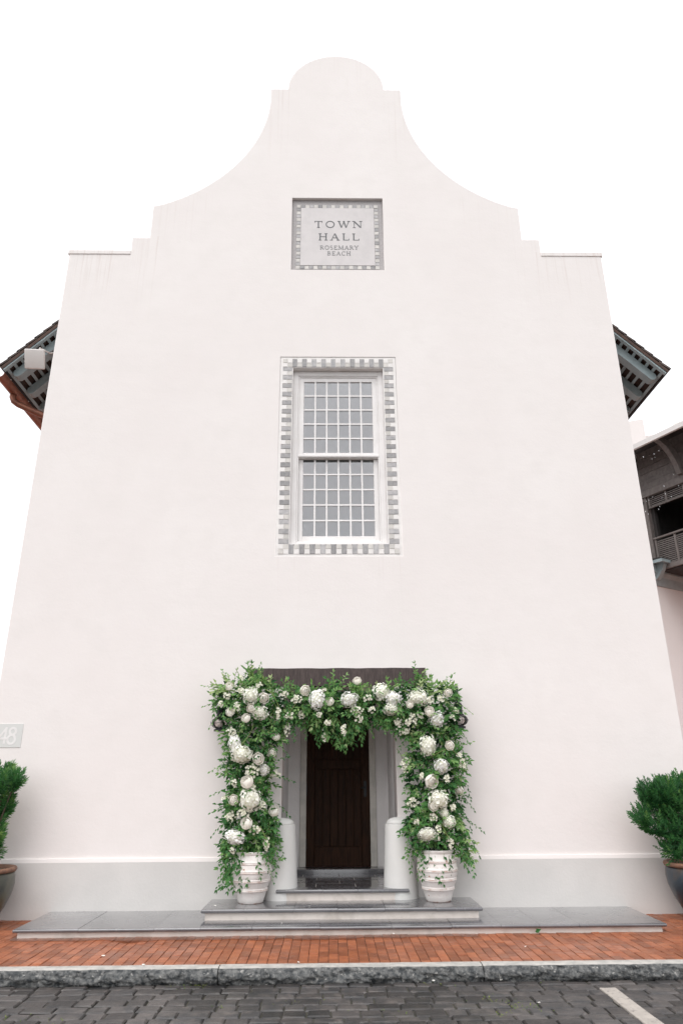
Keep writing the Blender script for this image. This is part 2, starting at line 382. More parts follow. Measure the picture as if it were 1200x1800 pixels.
# ------------------------------------------------------------------ town hall
CX = .11
hall = empty('town_hall', (CX, .2, 0), 'tall white plaster town hall with curved stepped gable and a central doorway', 'building')
half = [(4.63, 0), (4.63, 10.15), (3.58, 10.15), (3.58, 10.487), (3.275, 10.487), (3.275, 11.2)]
for i in range(1, 28):
    a = R(249.5)-R(249.5-180+4.5)*i/27*0+0
    th = R(252.0-(252.0-176.5)*i/27); half.append((4.165+2.912*math.cos(th), 13.945+2.90*math.sin(th)))
half = [p for k, p in enumerate(half) if k < 6 or p[0] < 3.24]
half += [(1.243, 14.135), (.925, 14.135)]
dome = [(.925*math.cos(R(a)), 14.135+.915*math.sin(R(a))) for a in range(4, 177, 4)]
outline = [(-u, z) for u, z in half]+[(-p[0], p[1]) for p in dome]+[(u, z) for u, z in reversed(half)]
outline = [(CX+u, z) for u, z in outline]
outline += [(.859, 0), (.859, 2.78), (-.641, 2.78), (-.641, 0)]
def flat_shape(name, loops, y0, y1, bev=.0):
    cu = bpy.data.curves.new(name, 'CURVE'); cu.dimensions = '2D'; cu.fill_mode = 'BOTH'; cu.extrude = (y1-y0)/2-bev
    if bev: cu.bevel_depth = bev; cu.bevel_resolution = 2; cu.offset = -bev
    for lp in loops:
        s = cu.splines.new('POLY'); s.points.add(len(lp)-1); s.use_cyclic_u = True
        for p, (x, z) in zip(s.points, lp): p.co = (x, z, 0, 1)
    o = bpy.data.objects.new(name, cu); COL.objects.link(o)
    bpy.context.view_layer.update()
    me = bpy.data.meshes.new_from_object(o.evaluated_get(bpy.context.evaluated_depsgraph_get()))
    bpy.data.objects.remove(o); bpy.data.curves.remove(cu); me.name = name
    for v in me.vertices: x, yv, z = v.co; v.co = (x, (y0+y1)/2-z, yv)
    me.materials.clear(); return me
def rect(x0, x1, z0, z1): return [(x0, z0), (x1, z0), (x1, z1), (x0, z1)]
WX0, WX1, WZ0, WZ1 = -.815, 1.06, 4.645, 8.055         # recessed field of the window surround
me = flat_shape('facade_wall', [outline, rect(WX0, WX1, WZ0, WZ1), rect(-.684, .937, 9.815, 11.41)], 0, .4, .008)
me.materials.append(M_WALL); link('facade_wall', me, hall)
for s in (-1, 1):
    b = MB(); xa, xb = sorted((CX+s*3.575, CX+s*4.655)); b.box(xa, xb, -.013, .43, 10.122, 10.205)
    me = b.mesh('coping', M_WALL); bevel_mesh(me, .006, 1); link('coping', me, hall)
# body behind the gable
b = MB(); b.box(CX-4.56, CX+4.56, .4, 14, -.05, 9.1); b.box(-.64, .858, .401, 1.5, -.02, 2.779)
bod = MB()
bod.box(CX-4.56, CX-4.3, .4, 14, -.05, 9.2); bod.box(CX+4.3, CX+4.56, .4, 14, -.05, 9.2); bod.box(CX-4.3, CX+4.3, 13.7, 14, -.05, 9.2)
bod.obj('side_wall', M_WALL, hall)
rc = MB(); rc.box(-.80, -.641, .4, 1.75, .0, 2.95); rc.box(.859, 1.02, .4, 1.75, .0, 2.95); rc.box(-.641, .859, .4, 1.75, 2.78, 2.95)
rc.box(-.641, -.462, 1.5, 1.75, .2, 2.78); rc.box(.676, .859, 1.5, 1.75, .2, 2.78); rc.box(-.462, .676, 1.5, 1.75, 2.62, 2.78)
rc.obj('porch_recess', M_RECESS, hall)
# plinth with its white ledge
for (x0, x1) in ((-4.55, -.66), (.88, 4.77)):
    MB().box(x0, x1, -.03, .05, -.05, .625).obj('plinth', M_PLINTH, hall)
    MB().prism([(-.03, .6255), (-.0295, .629), (-.022, .668), (.02, .672), (.02, .6255)], lambda p, q, a: (a, p, q), x0, x1).obj('plinth_ledge', M_WALL, hall)
# lintel
b = MB(); n = 40
for i in range(n+1):
    x = -1.085+2.39*i/n; e = .006*noise.noise(Vector((x*4, 0, 0))); f = .006*noise.noise(Vector((x*3, 9, 0)))
    b.v += [(x, -.028, 2.78+f), (x, -.028, 3.018+e), (x, .1, 3.018+e), (x, .1, 2.78+f)]
for i in range(n):
    for k in range(4): b.f.append((i*4+k, i*4+(k+1) % 4, i*4+4+(k+1) % 4, i*4+4+k))
b.f += [(0, 1, 2, 3), (n*4+3, n*4+2, n*4+1, n*4)]
b.obj('lintel', M_LINTEL, hall)
# window surround of tiles
MB().box(WX0+.001, WX1-.001, .012, .06, WZ0+.001, -.02+4.8325).obj('surround_backing', M_WHITET, hall)
sb = MB(); sb.box(WX0+.001, -.621, .012, .06, 4.8125, WZ1-.001); sb.box(.864, WX1-.001, .012, .06, 4.8125, WZ1-.001); sb.box(-.621, .864, .012, .06, 7.866, WZ1-.001)
sb.obj('surround_backing', M_WHITET, hall)
border = empty('tile_border', (CX, 0, 4.65)); border.parent = hall; border.matrix_parent_inverse = Matrix.Translation(-hall.location)
border.location = (CX, 0, 4.65)
OX0, OX1, OZ0, OZ1 = -.6205, .8645, 4.832, 7.866
cu_, cv_ = (OX1-OX0)/19, (OZ1-OZ0)/39; dpt = .155
TILES = {}
def tile(w_, h_, m, x, z, parent, y=.004, t=.014, nm='tile'):
    key = (round(w_, 4), round(h_, 4), m.name)
    if key not in TILES:
        g = .003; a, c, q = w_/2-g, h_/2-g, .002
        b = MB(); b.v = [(-a, t, -c), (a, t, -c), (a, t, c), (-a, t, c), (-a, q, -c), (a, q, -c), (a, q, c), (-a, q, c), (-a+q, 0, -c+q), (a-q, 0, -c+q), (a-q, 0, c-q), (-a+q, 0, c-q)]
        for o_ in (0, 4):
            for k in range(4): b.f.append((o_+k, o_+(k+1) % 4, o_+4+(k+1) % 4, o_+4+k))
        b.f.append((8, 9, 10, 11)); TILES[key] = b.mesh(nm, m)
    return link(nm, TILES[key], parent, loc=(x, y+rg.uniform(-.003, .003), z), rot=(0, rg.uniform(-.012, .012), 0))
h2 = dpt/2
for i in range(19):
    xc = OX0+(i+.5)*cu_
    for (zo, zi, zm) in ((OZ1+1.5*h2, OZ1+.5*h2, OZ1+h2), (OZ0-1.5*h2, OZ0-.5*h2, OZ0-h2)):
        if i % 2 == 0: tile(cu_, dpt, M_DARKT, xc, zm, border)
        else: tile(cu_, h2, M_WHITET, xc, zo, border); tile(cu_, h2, M_LIGHTT, xc, zi, border)
for i in range(39):
    zc = OZ0+(i+.5)*cv_
    for (xo, xi, xm) in ((OX0-1.5*h2, OX0-.5*h2, OX0-h2), (OX1+1.5*h2, OX1+.5*h2, OX1+h2)):
        if i % 2 == 0: tile(dpt, cv_, M_DARKT, xm, zc, border)
        else: tile(h2, cv_, M_WHITET, xo, zc, border); tile(h2, cv_, M_LIGHTT, xi, zc, border)
for sx_, xb in ((-1, OX0), (1, OX1)):
    for sz_, zb in ((-1, OZ0), (1, OZ1)):
        for a_, b_, m_ in ((1.5, 1.5, M_LIGHTT), (.5, .5, M_LIGHTT), (1.5, .5, M_WHITET), (.5, 1.5, M_WHITET)):
            tile(h2, h2, m_, xb+sx_*a_*h2, zb+sz_*b_*h2, border)
# the sash window
win = empty('window', (CX, .1, 4.83)); win.parent = hall; win.matrix_parent_inverse = Matrix.Translation(-hall.location)
def frame(b, x0, x1, z0, z1, w_, y0, y1, wb=None, wt=None):
    wb = wb or w_; wt = wt or w_
    b.box(x0, x0+w_, y0, y1, z0, z1); b.box(x1-w_, x1, y0, y1, z0, z1); b.box(x0+w_, x1-w_, y0, y1, z0, z0+wb); b.box(x0+w_, x1-w_, y0, y1, z1-wt, z1)
rv = MB(); frame(rv, OX0, OX1, OZ0, OZ1, .012, .018, .14); rv.obj('reveal', M_TRIM, win)
WC = (OX0+OX1)/2
fr = MB(); frame(fr, OX0+.012, OX1-.012, OZ0+.012, OZ1-.012, .085, .12, .22, .055, .085); rf = fr.mesh('casing', M_TRIM, fix=True); bevel_mesh(rf, .005, 1); link('casing', rf, win)
fr = MB(); frame(fr, OX0+.097, OX1-.097, OZ0+.067, OZ1-.097, .022, .135, .2); link('stop_bead', bevel_mesh(fr.mesh('stop_bead', M_TRIM, fix=True), .004, 1), win)
SX0, SX1 = WC-.626, WC+.626
PX0, PX1 = WC-.553, WC+.553
def sash(z0, z1, y, pz0, pz1, nm):
    b = MB(); b.box(SX0, PX0, y, y+.045, z0, z1); b.box(PX1, SX1, y, y+.045, z0, z1); b.box(PX0, PX1, y, y+.045, z0, pz0); b.box(PX0, PX1, y, y+.045, pz1, z1)
    s_ = link('sash', bevel_mesh(b.mesh('sash', M_TRIM, fix=True), .004, 1), win)
    cw, rh = (PX1-PX0)/6, (pz1-pz0)/5; g = .0125
    for i in range(1, 6):
        q = MB().box(PX0+i*cw-g, PX0+i*cw+g, y+.006, y+.04, pz0, pz1).obj('glazing_bar', M_TRIM, win)
    for j in range(1, 5):
        MB().box(PX0, PX1, y+.008, y+.038, pz0+j*rh-g, pz0+j*rh+g).obj('glazing_bar', M_TRIM, win)
    pm = MB().box(-cw/2+.004, cw/2-.004, -.002, .002, -rh/2+.004, rh/2-.004).mesh('pane', M_GLASS)
    for i in range(6):
        for j in range(5): link('pane', pm, win, loc=(PX0+(i+.5)*cw, y+.022+rg.uniform(-.001, .001), pz0+(j+.5)*rh), rot=(rg.uniform(-.006, .006), 0, rg.uniform(-.006, .006)))
sash(6.30, 7.745, .150, 6.39, 7.672, 'upper')
sash(4.90, 6.335, .205, 5.02, 6.30, 'lower')
MB().box(SX0-.01, SX1+.01, .128, .205, 6.315, 6.345).obj('meeting_rail', M_TRIM, win)
MB().box(SX0, SX1, .178, .183, 6.36, 7.74).obj('blind', M_BLIND, win)
MB().box(SX0, SX1, .233, .238, 4.9, 6.258).obj('blind', M_BLIND, win)
MB().box(-.74, .98, .31, .39, 4.72, 7.98).obj('shade_slab', M_DARK, win)  # added slab: blocks light leaks, shows as painted shade above the lower blind

# roof with exposed rafters on both flanks
TH = R(46.3)
def roof_side(s):
    ex, ey, ez = CX+s*5.73, .45, (8.13 if s > 0 else 8.17)
    ca, sa = math.cos(TH), math.sin(TH)
    def fn(a, b_, c): return (ex-s*(a*ca+c*-sa*1)*1 if False else ex-s*(a*ca)+s*c*sa, ey+b_, ez+a*sa+c*ca)
    rf = empty('roof', (ex, ey, ez)); rf.parent = hall; rf.matrix_parent_inverse = Matrix.Translation(-hall.location)
    LA, LB = 2.1, 12.5
    for k in range(11):                                   # shingle courses, each lapping the next
        a0 = k*.19; MB().box(a0, a0+.23, 0, LB, -.045+.004*(k % 2), -.012, lambda a, b_, c, a0=a0: fn(a, b_, c+.022*(1-(a-a0)/.23))).obj('shingle_course', M_SHING, rf)
    MB().box(.02, LA, .012, LB, -.068, -.047, fn).obj('deck_board', M_DECK, rf)
    MB().box(.0, LA, .004, .03, -.10, -.05, fn).obj('rake_trim', M_DECK, rf)
    MB().box(.01, LA, .018, .085, -.125, -.069, fn).obj('rake_board', M_BLUE, rf)
    for k in range(14):
        a0 = .045+k*.142; MB().box(a0, a0+.05, .086, 6.2, -.118, -.0685, fn).obj('batten', M_BLUE, rf)
    MB().box(.0, .03, .03, LB, -.085, -.05, fn).obj('eave_board', M_WOODD, rf)
    for k in range(9):
        b0 = .20+k*.58; wv = .16
        poly = [(.15+.07*math.cos(R(t)), -.19+.07*math.sin(R(t))) for t in range(90, 271, 15)]
        poly = [(LA, -.12)]+poly+[(LA, -.26)]
        me = MB().prism(poly, lambda p, q, a: fn(p, a, q), b0, b0+wv).mesh('rafter', M_BLUE, fix=True); smooth_auto(me); link('rafter', me, rf)
    # upper slope to the ridge
    x1, _, z1 = fn(LA-.05, 0, -.04); q = MB(); z2 = 11.3
    q.v = [(x1, ey, z1), (x1, ey+LB, z1), (CX, ey+LB, z2), (CX, ey, z2)]; q.f = [(0, 1, 2, 3)]; q.obj('upper_slope', M_SHING, rf)
    return rf, fn
roof_side(1)
rl, fnl = roof_side(-1)
b = MB(); gx, gz, gr = CX-5.73+.0, 8.075, .095
pr = [(gr*math.cos(R(t)), gr*math.sin(R(t))) for t in range(180, 361, 15)]; pr += [(.9*p, .9*q) for p, q in reversed(pr)]
me = MB().prism(pr, lambda p, q, a: (gx+p, a, gz+q), .52, 12.9).mesh('gutter', M_COPPER, fix=True); smooth_auto(me); link('gutter', me, rl)
dp = [(gx, 1.12, gz-.06), (gx, 1.12, gz-.14), (gx+.03, 1.13, gz-.21), (gx+.10, 1.15, gz-.26), (gx+.3, 1.2, gz-.34), (gx+.75, 1.3, gz-.52), (gx+1.02, 1.38, gz-.63), (gx+1.13, 1.42, gz-.75), (gx+1.16, 1.44, gz-1.0), (gx+1.16, 1.44, gz-7.5)]
MB().tube(dp, .058, 12).obj('downpipe', M_COPPER, rl, smooth=True)
for yv in (.75, 1.5, 2.3, 3.1):
    MB().box(gx-.08, gx+.1, yv, yv+.025, gz-.004, gz+.006).obj('gutter_strap', M_TRIM, rl)

# door
dr = empty('door', (.107, 1.5, .385)); dr.parent = hall; dr.matrix_parent_inverse = Matrix.Translation(-hall.location)
D0, D1, DZ0, DZ1 = -.368, .582, .39, 2.62
b = MB(); b.box(D0, D0+.125, 1.53, 1.575, DZ0, DZ1); b.box(D1-.125, D1, 1.53, 1.575, DZ0, DZ1)
for (z0, z1) in ((DZ0, DZ0+.26), (1.72, 1.86), (DZ1-.2, DZ1)): b.box(D0+.125, D1-.125, 1.531, 1.574, z0, z1)
link('door_frame_rails', bevel_mesh(b.mesh('door_frame_rails', M_DOOR, fix=True), .006, 1), dr)
for (z0, z1) in ((DZ0+.26, 1.72), (1.86, DZ1-.2)):
    for k in range(6):
        x0 = D0+.125+.7*k/6; link('door_plank', bevel_mesh(MB().box(x0+.002, x0+.1147, 1.548, 1.57, z0, z1).mesh('door_plank', M_DOOR, fix=True), .004, 1), dr)
b = MB(); b.box(-.462, D0, 1.47, 1.6, .385, 2.70); b.box(D1, .676, 1.47, 1.6, .385, 2.70); b.box(D0, D1, 1.47, 1.6, DZ1, 2.70)
link('door_casing', bevel_mesh(b.mesh('door_casing', M_FRAME, fix=True), .008, 2), dr)
for z in (.62, 1.35, 2.1): MB().box(D0-.02, D0+.012, 1.518, 1.531, z, z+.14).obj('hinge', M_IRON, dr)
b = MB(); b.box(D1-.085, D1-.045, 1.522, 1.531, 1.33, 1.55); b.tube([(D1-.065, 1.525, 1.46), (D1-.065, 1.47, 1.46), (D1-.13, 1.46, 1.455)], .011, 8); b.obj('door_handle', M_IRON, dr)
MB().box(D0, D1, 1.58, 1.6, .385, DZ1).obj('door_backing', M_DARK, dr)

# ------------------------------------------------------------------ steps and porch floor
steps = empty('entrance_steps', (.12, -.5, 0), 'three wide entrance steps with wet slate treads and cream risers', 'steps')
def step(x0, x1, yf, yb, z, thick, z_low, joints, lab, back=None):
    st = empty('step', ((x0+x1)/2, yf, z)); st.parent = steps; st.matrix_parent_inverse = Matrix.Translation(-steps.location)
    js = [x0]+joints+[x1]
    for a, c in zip(js[:-1], js[1:]):
        e = .0015; dz = rg.uniform(-.0015, .0015)
        me = MB().box(a+e, c-e, yf, yb, z-thick, z).mesh('tread_stone', M_SLATE, fix=True)
        bm_ = bmesh.new(); bm_.from_mesh(me)
        fe = [ed for ed in bm_.edges if all(abs(v.co.y-yf) < 1e-5 for v in ed.verts) and abs(ed.verts[0].co.z-ed.verts[1].co.z) < 1e-5]
        if a == x0: fe += [ed for ed in bm_.edges if all(abs(v.co.x-(x0+e)) < 1e-5 for v in ed.verts) and abs(ed.verts[0].co.z-ed.verts[1].co.z) < 1e-5]
        if c == x1: fe += [ed for ed in bm_.edges if all(abs(v.co.x-(x1-e)) < 1e-5 for v in ed.verts) and abs(ed.verts[0].co.z-ed.verts[1].co.z) < 1e-5]
        bmesh.ops.bevel(bm_, geom=fe, offset=thick*.42, segments=4, affect='EDGES', profile=.5)
        bm_.to_mesh(me); bm_.free(); smooth_auto(me, R(50))
        link('tread_stone', me, st, loc=(0, 0, dz))
    MB().box(x0+.045, x1-.045, yf+.04, yb, z_low-.03, z-thick-.001).obj('riser', M_RISER, st)
    return st
step(-3.445, 3.685, -1.10, -.031, .088, .036, 0, [-2.74, -1.92, -1.42, -.86, -.12, .66, 1.32, 1.86, 2.28, 2.72], '')
step(-1.485, 1.742, -.735, -.031, .205, .042, .088, [-1.0, -.42, .08, .62, 1.2], '')
top = step(-.672, .957, -.235, -.031, .33, .042, .205, [-.1, .33], '')
yv = -.0295; r_ = 0
MB().box(-.640, .858, -.0305, 1.25, .2, .319).obj('porch_slab', M_RISER, top)
while yv < 1.24:
    d = min(.32, 1.25-yv); x = -.64-(.25 if r_ % 2 else .05)
    while x < .85:
        x0, x1 = max(x, -.640), min(x+.5, .858)
        if x1-x0 > .03: MB().paver(x0+.003, x1-.003, yv+.003, yv+d-.003, .30, .329+rg.uniform(-.0012, .0012), .003).obj('floor_slab', M_SLATE, top, fix=False)
        x += .5
    yv += d; r_ += 1
me = MB().box(-.640, .858, 1.251, 1.53, .25, .385).mesh('threshold', M_SLATE, fix=True); bevel_mesh(me, .012, 3); link('threshold', smooth_auto(me), top)

# guard posts of the doorway
def guard(x, label):
    g = empty('guard_post', (x, .0, .2), label, 'guard post', 'plaster guard posts at the doorway')
    prof = [(.217, .19), (.217, .22), (.20, .60), (.178, 1.03), (.174, 1.045), (.160, 1.047)]
    me = MB().lathe(prof, 40, (x, .0, 0)).mesh('post_shaft', M_POST); smooth_auto(me, R(30)); link('post_shaft', me, g)
    prof = [(.160, 1.046)]+[(.160*math.cos(R(a)), 1.046+.078*math.sin(R(a))**.8) for a in range(8, 90, 9)]+[(.0001, 1.124)]
    me = MB().lathe(prof, 40, (x, .0, 0)).mesh('domed_cap', M_POST); me.shade_smooth(); link('domed_cap', me, g)
guard(-.632, 'pale grey round plaster post with domed cap, left of the doorway')
guard(.872, 'pale grey round plaster post with domed cap, right of the doorway')

# ------------------------------------------------------------------ name plaque
pq = empty('name_plaque', (.127, .05, 9.82), 'square stone plaque with checker tile border reading TOWN HALL ROSEMARY BEACH', 'sign')
MB().box(-.683, .936, .060, .16, 9.816, 11.409).obj('plaque_slab', M_STONE, pq)
PXL, PZL, pc, pr_ = -.605, 9.872, 1.464/19, 1.43/19
for i in range(19):
    for j in range(19):
        if i in (0, 18) or j in (0, 18):
            m_ = M_LIGHTT if (i+j) % 2 == 0 else M_DARKT
            tile(pc, pr_, m_, PXL+(i+.5)*pc, PZL+(j+.5)*pr_, pq, y=.051)
link('inner_panel', bevel_mesh(MB().box(PXL+pc, PXL+18*pc,   .047, .08, PZL+pr_, PZL+18*pr_).mesh('inner_panel', M_PANEL, fix=True), .003, 1), pq)
TK, TN, SF = .15, .075, .16
def arc(cx, cz, rx, rz, a0, a1, n=14): return [(cx+rx*math.cos(R(a0+(a1-a0)*i/n)), cz+rz*math.sin(R(a0+(a1-a0)*i/n))) for i in range(n+1)]
def serif(x, z, l=.17): return ([(x-l, z), (x+l, z)], TN*.9)
GL = {
 'T': (.95, [([(.06, .96), (.89, .96)], TN), ([(.475, 0), (.475, .96)], TK), serif(.475, .03), ([(.06, .78), (.05, 1.0)], TN), ([(.89, .78), (.90, 1.0)], TN)]),
 'O': (1.1, [(arc(.55, .5, .47, .47, 0, 360, 28), TK*.8)]),
 'W': (1.4, [([(.12, .97), (.42, .02)], TK), ([(.42, .02), (.70, .9)], TN), ([(.70, .9), (.98, .02)], TK), ([(.98, .02), (1.28, .97)], TN), serif(.12, .97), serif(1.28, .97), serif(.70, .97, .12)]),
 'N': (1.1, [([(.16, 0), (.16, .97)], TN), ([(.16, .97), (.94, .03)], TK), ([(.94, .03), (.94, .97)], TN), serif(.16, .03), serif(.10, .97), serif(.94, .97)]),
 'H': (1.1, [([(.2, 0), (.2, 1)], TK), ([(.9, 0), (.9, 1)], TK), ([(.2, .52), (.9, .52)], TN), serif(.2, .03), serif(.2, .97), serif(.9, .03), serif(.9, .97)]),
 'A': (1.1, [([(.15, .03), (.55, 1)], TN), ([(.55, 1), (.95, .03)], TK), ([(.29, .36), (.82, .36)], TN), serif(.15, .03), serif(.95, .03)]),
 'L': (.9, [([(.22, 0), (.22, 1)], TK), ([(.22, .04), (.82, .04)], TN), ([(.82, 0), (.85, .24)], TN), serif(.22, .97)]),
 'R': (1.0, [([(.2, 0), (.2, 1)], TK), ([(.2, .96)]+arc(.5, .74, .26, .22, 90, -90)+[(.2, .52)], TN*1.2), ([(.46, .52), (.9, .03)], TK), serif(.2, .03), serif(.92, .03, .1), ([(.04, .97), (.2, .97)], TN)]),
 'S': (.8, [(arc(.4, .74, .25, .22, 40, 250, 12)+arc(.4, .27, .27, .24, 80, -140, 12), TK*.75)]),
 'E': (.9, [([(.2, 0), (.2, 1)], TK), ([(.05, .96), (.75, .96)], TN), ([(.2, .52), (.62, .52)], TN), ([(.05, .04), (.8, .04)], TN), ([(.75, .8), (.76, 1)], TN), ([(.8, 0), (.83, .22)], TN)]),
 'M': (1.35, [([(.18, .03), (.24, .97)], TN), ([(.24, .97), (.67, .06)], TK), ([(.67, .06), (1.10, .97)], TN), ([(1.10, .97), (1.17, .03)], TK), serif(.18, .03), serif(1.17, .03), ([(.08, .97), (.26, .97)], TN), ([(1.08, .97), (1.26, .97)], TN)]),
 'Y': (1.0, [([(.12, .97), (.5, .48)], TK), ([(.88, .97), (.5, .48)], TN), ([(.5, .48), (.5, 0)], TK), serif(.12, .97), serif(.88, .97), serif(.5, .03)]),
 'B': (.95, [([(.2, 0), (.2, 1)], TK), ([(.2, .96)]+arc(.48, .75, .24, .21, 90, -90)+[(.2, .54)], TN*1.2), ([(.2, .54)]+arc(.5, .29, .3, .25, 90, -90)+[(.2, .04)], TN*1.2), ([(.04, .97), (.2, .97)], TN), ([(.04, .03), (.2, .03)], TN)]),
 'C': (1.0, [(arc(.56, .5, .46, .47, 48, 312, 24), TK*.8), ([(.87, .72), (.9, .98)], TN)]),
}
def text_line(txt, x0, x1, z0, h, parent, y, wk=1.0, m=M_LETTER):
    ws = [GL[c][0]*h*wk for c in txt]; gap = ((x1-x0)-sum(ws))/(len(txt)-1); x = x0
    for c, wd in zip(txt, ws):
        b = MB(); lay = 0
        for (pl, th) in GL[c][1]:
            lay += 1; L = [(x+p*h*wk, z0+q*h) for p, q in pl]; t = th*h/2; yy = y-.0004*lay
            P = []; n = len(L); closed = (Vector(L[0])-Vector(L[-1])).length < 1e-6
            for k in range(n):
                p0 = Vector(L[k-1] if k > 0 else (L[-2] if closed else L[0])); p1 = Vector(L[k+1] if k < n-1 else (L[1] if closed else L[-1]))
                d = (p1-p0).normalized(); nn_ = Vector((-d.y, d.x)); P.append((Vector(L[k])+nn_*t, Vector(L[k])-nn_*t))
            i = len(b.v)
            for (a, c_) in P: b.v += [(a.x, yy, a.y), (c_.x, yy, c_.y), (a.x, y+.004, a.y), (c_.x, y+.004, c_.y)]
            for k in range(n-1):
                q = i+4*k; b.f += [(q, q+1, q+5, q+4), (q, q+4, q+6, q+2), (q+1, q+3, q+7, q+5)]
            q = i+4*(n-1); b.f += [(i, i+2, i+3, i+1), (q, q+1, q+3, q+2)]
        b.obj('letter', m, parent, fix=False); x += wd+gap
LY = .0445
text_line('TOWN', -.285, .565, 10.775, .150, pq, LY); text_line('HALL', -.213, .515, 10.495, .150, pq, LY)
text_line('ROSEMARY', -.185, .492, 10.292, .085, pq, LY, .84, M_LETTERS); text_line('BEACH', -.056, .356, 10.165, .083, pq, LY, .84, M_LETTERS)

# house number plate at the left edge
pl = empty('number_plate', (-4.31, -.01, 2.0), 'pale grey number plate reading 48 on the wall at left edge', 'sign')
link('plate', bevel_mesh(MB().box(-4.50, -4.108, -.006, .002, 2.003, 2.307).mesh('plate', M_PLATE, fix=True), .002, 1), pl)
def digit(loops):
    b = MB()
    for li, (pl_, th) in enumerate(loops):
        P = []; n = len(pl_); closed = (Vector(pl_[0])-Vector(pl_[-1])).length < 1e-6; yf = -.0075-.0006*li
        for k in range(n):
            p0 = Vector(pl_[k-1] if k > 0 else (pl_[-2] if closed else pl_[0])); p1 = Vector(pl_[k+1] if k < n-1 else (pl_[1] if closed else pl_[-1]))
            d = (p1-p0).normalized(); q = Vector((-d.y, d.x))*th; P.append((Vector(pl_[k])+q, Vector(pl_[k])-q))
        i = len(b.v)
        for a, c in P: b.v += [(a.x, yf, a.y), (c.x, yf, c.y), (a.x, -.0055, a.y), (c.x, -.0055, c.y)]
        for k in range(n-1):
            q = i+4*k; b.f += [(q, q+1, q+5, q+4), (q, q+4, q+6, q+2), (q+1, q+3, q+7, q+5)]
    b.obj('numeral', M_TRIM, pl, fix=False)
digit([(arc(-4.237, 2.208, .040, .043, 0, 360, 24), .014), (arc(-4.243, 2.105, .049, .056, 0, 360, 24), .014)])
digit([([(-4.335, 2.05), (-4.325, 2.262)], .014), ([(-4.322, 2.255), (-4.415, 2.118)], .013), ([(-4.425, 2.117), (-4.295, 2.117)], .013)])

# ------------------------------------------------------------------ wall lanterns
def lantern(x, z, label):
    L = empty('wall_lantern', (x, -.22, z), label, 'lantern', 'caged wall lanterns beside the doorway')
    y = -.22
    me = MB().lathe([(.085, -.105), (.085, -.08), (.062, -.075), (.062, -.066)], 24, (x, y, z)).mesh('lantern_base', M_IRON); smooth_auto(me); link('lantern_base', me, L)
    me = MB().lathe([(.062, -.066)]+[(.062+.052*math.cos(R(a)), .066*math.sin(R(a))) for a in range(-75, 76, 15)]+[(.062, .066)], 28, (x, y, z)).mesh('glass_globe', M_LAMPG); me.shade_smooth(); link('glass_globe', me, L)
    me = MB().lathe([(.045, -.05), (.05, 0), (.04, .05), (.001, .06)], 16, (x, y, z)).mesh('lamp_reflector', M_TRIM); me.shade_smooth(); link('lamp_reflector', me, L)
    me = MB().lathe([(.075, .062), (.075, .075), (.058, .08), (.056, .175), (.064, .18), (.05, .21), (.018, .235), (.015, .255)], 24, (x, y, z)).mesh('lantern_cap', M_IRON); smooth_auto(me); link('lantern_cap', me, L)
    for k in range(4):
        a = math.pi*k/4+.2; pts = [(x+.128*math.cos(R(t))*math.cos(a), y+.128*math.cos(R(t))*math.sin(a), z+.075*math.sin(R(t))) for t in range(0, 361, 15)]
        MB().tube(pts, .0026, 5, False).obj('cage_wire', M_IRON, L, fix=False)
    MB().tube([(x+.129*math.cos(R(t)), y+.129*math.sin(R(t)), z) for t in range(0, 361, 12)], .003, 5, False).obj('cage_ring', M_IRON, L, fix=False)
    pts = [(x, y, z+.25), (x, y, z+.33), (x, y+.02, z+.39), (x, y+.08, z+.43), (x, y+.15, z+.41), (x, -.01, z+.37)]
    MB().tube(pts, .013, 8).obj('bracket_arm', M_IRON, L, smooth=True)
    MB().box(x-.05, x+.05, -.018, -.001, z+.27, z+.46).obj('wall_plate', M_IRON, L)
lantern(-1.447, 2.285, 'black caged wall lantern at the left end of the flower garland')
lantern(1.69, 2.305, 'black caged wall lantern at the right end of the flower garland')

# ------------------------------------------------------------------ urns
def urn(x, y, label, seed):
    U = empty('urn', (x, y, .205), label, 'urn', 'whitewashed urns holding the flower arch')
    z0 = .205
    prof = [(.0, 0), (.138, 0), (.150, .012), (.165, .06), (.183, .115)]
    def band(z, r): return [(r+.002, z-.018), (r+.008, z-.013), (r+.009, z-.004), (r+.004, z+.001), (r+.008, z+.006), (r+.008, z+.013), (r+.001, z+.019)]
    prof += band(.145, .192)+[(.208, .19), (.215, .215)]+band(.245, .222)+[(.236, .29), (.240, .315)]+band(.345, .241)+[(.240, .385), (.237, .41)]+band(.44, .233)+[(.224, .48), (.212, .51), (.203, .525), (.214, .535), (.216, .555), (.206, .565), (.19, .562), (.185, .52), (.17, .45), (.0, .45)]
    wob = lambda a, z: .008*noise.noise(Vector((math.cos(a)*1.5, math.sin(a)*1.5, z*6+seed)))
    me = MB().lathe(prof, 48, (x, y, z0), wob).mesh('urn_body'); me.materials.append(M_URN); me.materials.append(M_URNR)
    for p in me.polygons:
        zc = sum(me.vertices[v].co.z for v in p.vertices)/len(p.vertices)-z0; k = p.index//48
        for zb in (.145, .245, .345, .44):
            if zb-.023 < zc < zb-.014 or zb-.003 < zc < zb+.003: p.material_index = 1
        if zc < .014: p.material_index = 1
    me.shade_smooth(); me.set_sharp_from_angle(angle=R(50)); link('urn_body', me, U)
    for a in (-2.6, -.55):
        pts = []
        for t in range(0, 181, 20):
            q = R(t); rr = .215+.03*math.sin(q); pts.append((x+rr*math.cos(a), y+rr*math.sin(a), z0+.475+.035*math.cos(q)))
        MB().tube(pts, .011, 6).obj('urn_handle', M_URN, U, smooth=True)
    me = MB().lathe([(.0001, .495), (.184, .495)], 24, (x, y, z0)).mesh('soil', M_SOIL); link('soil', me, U)
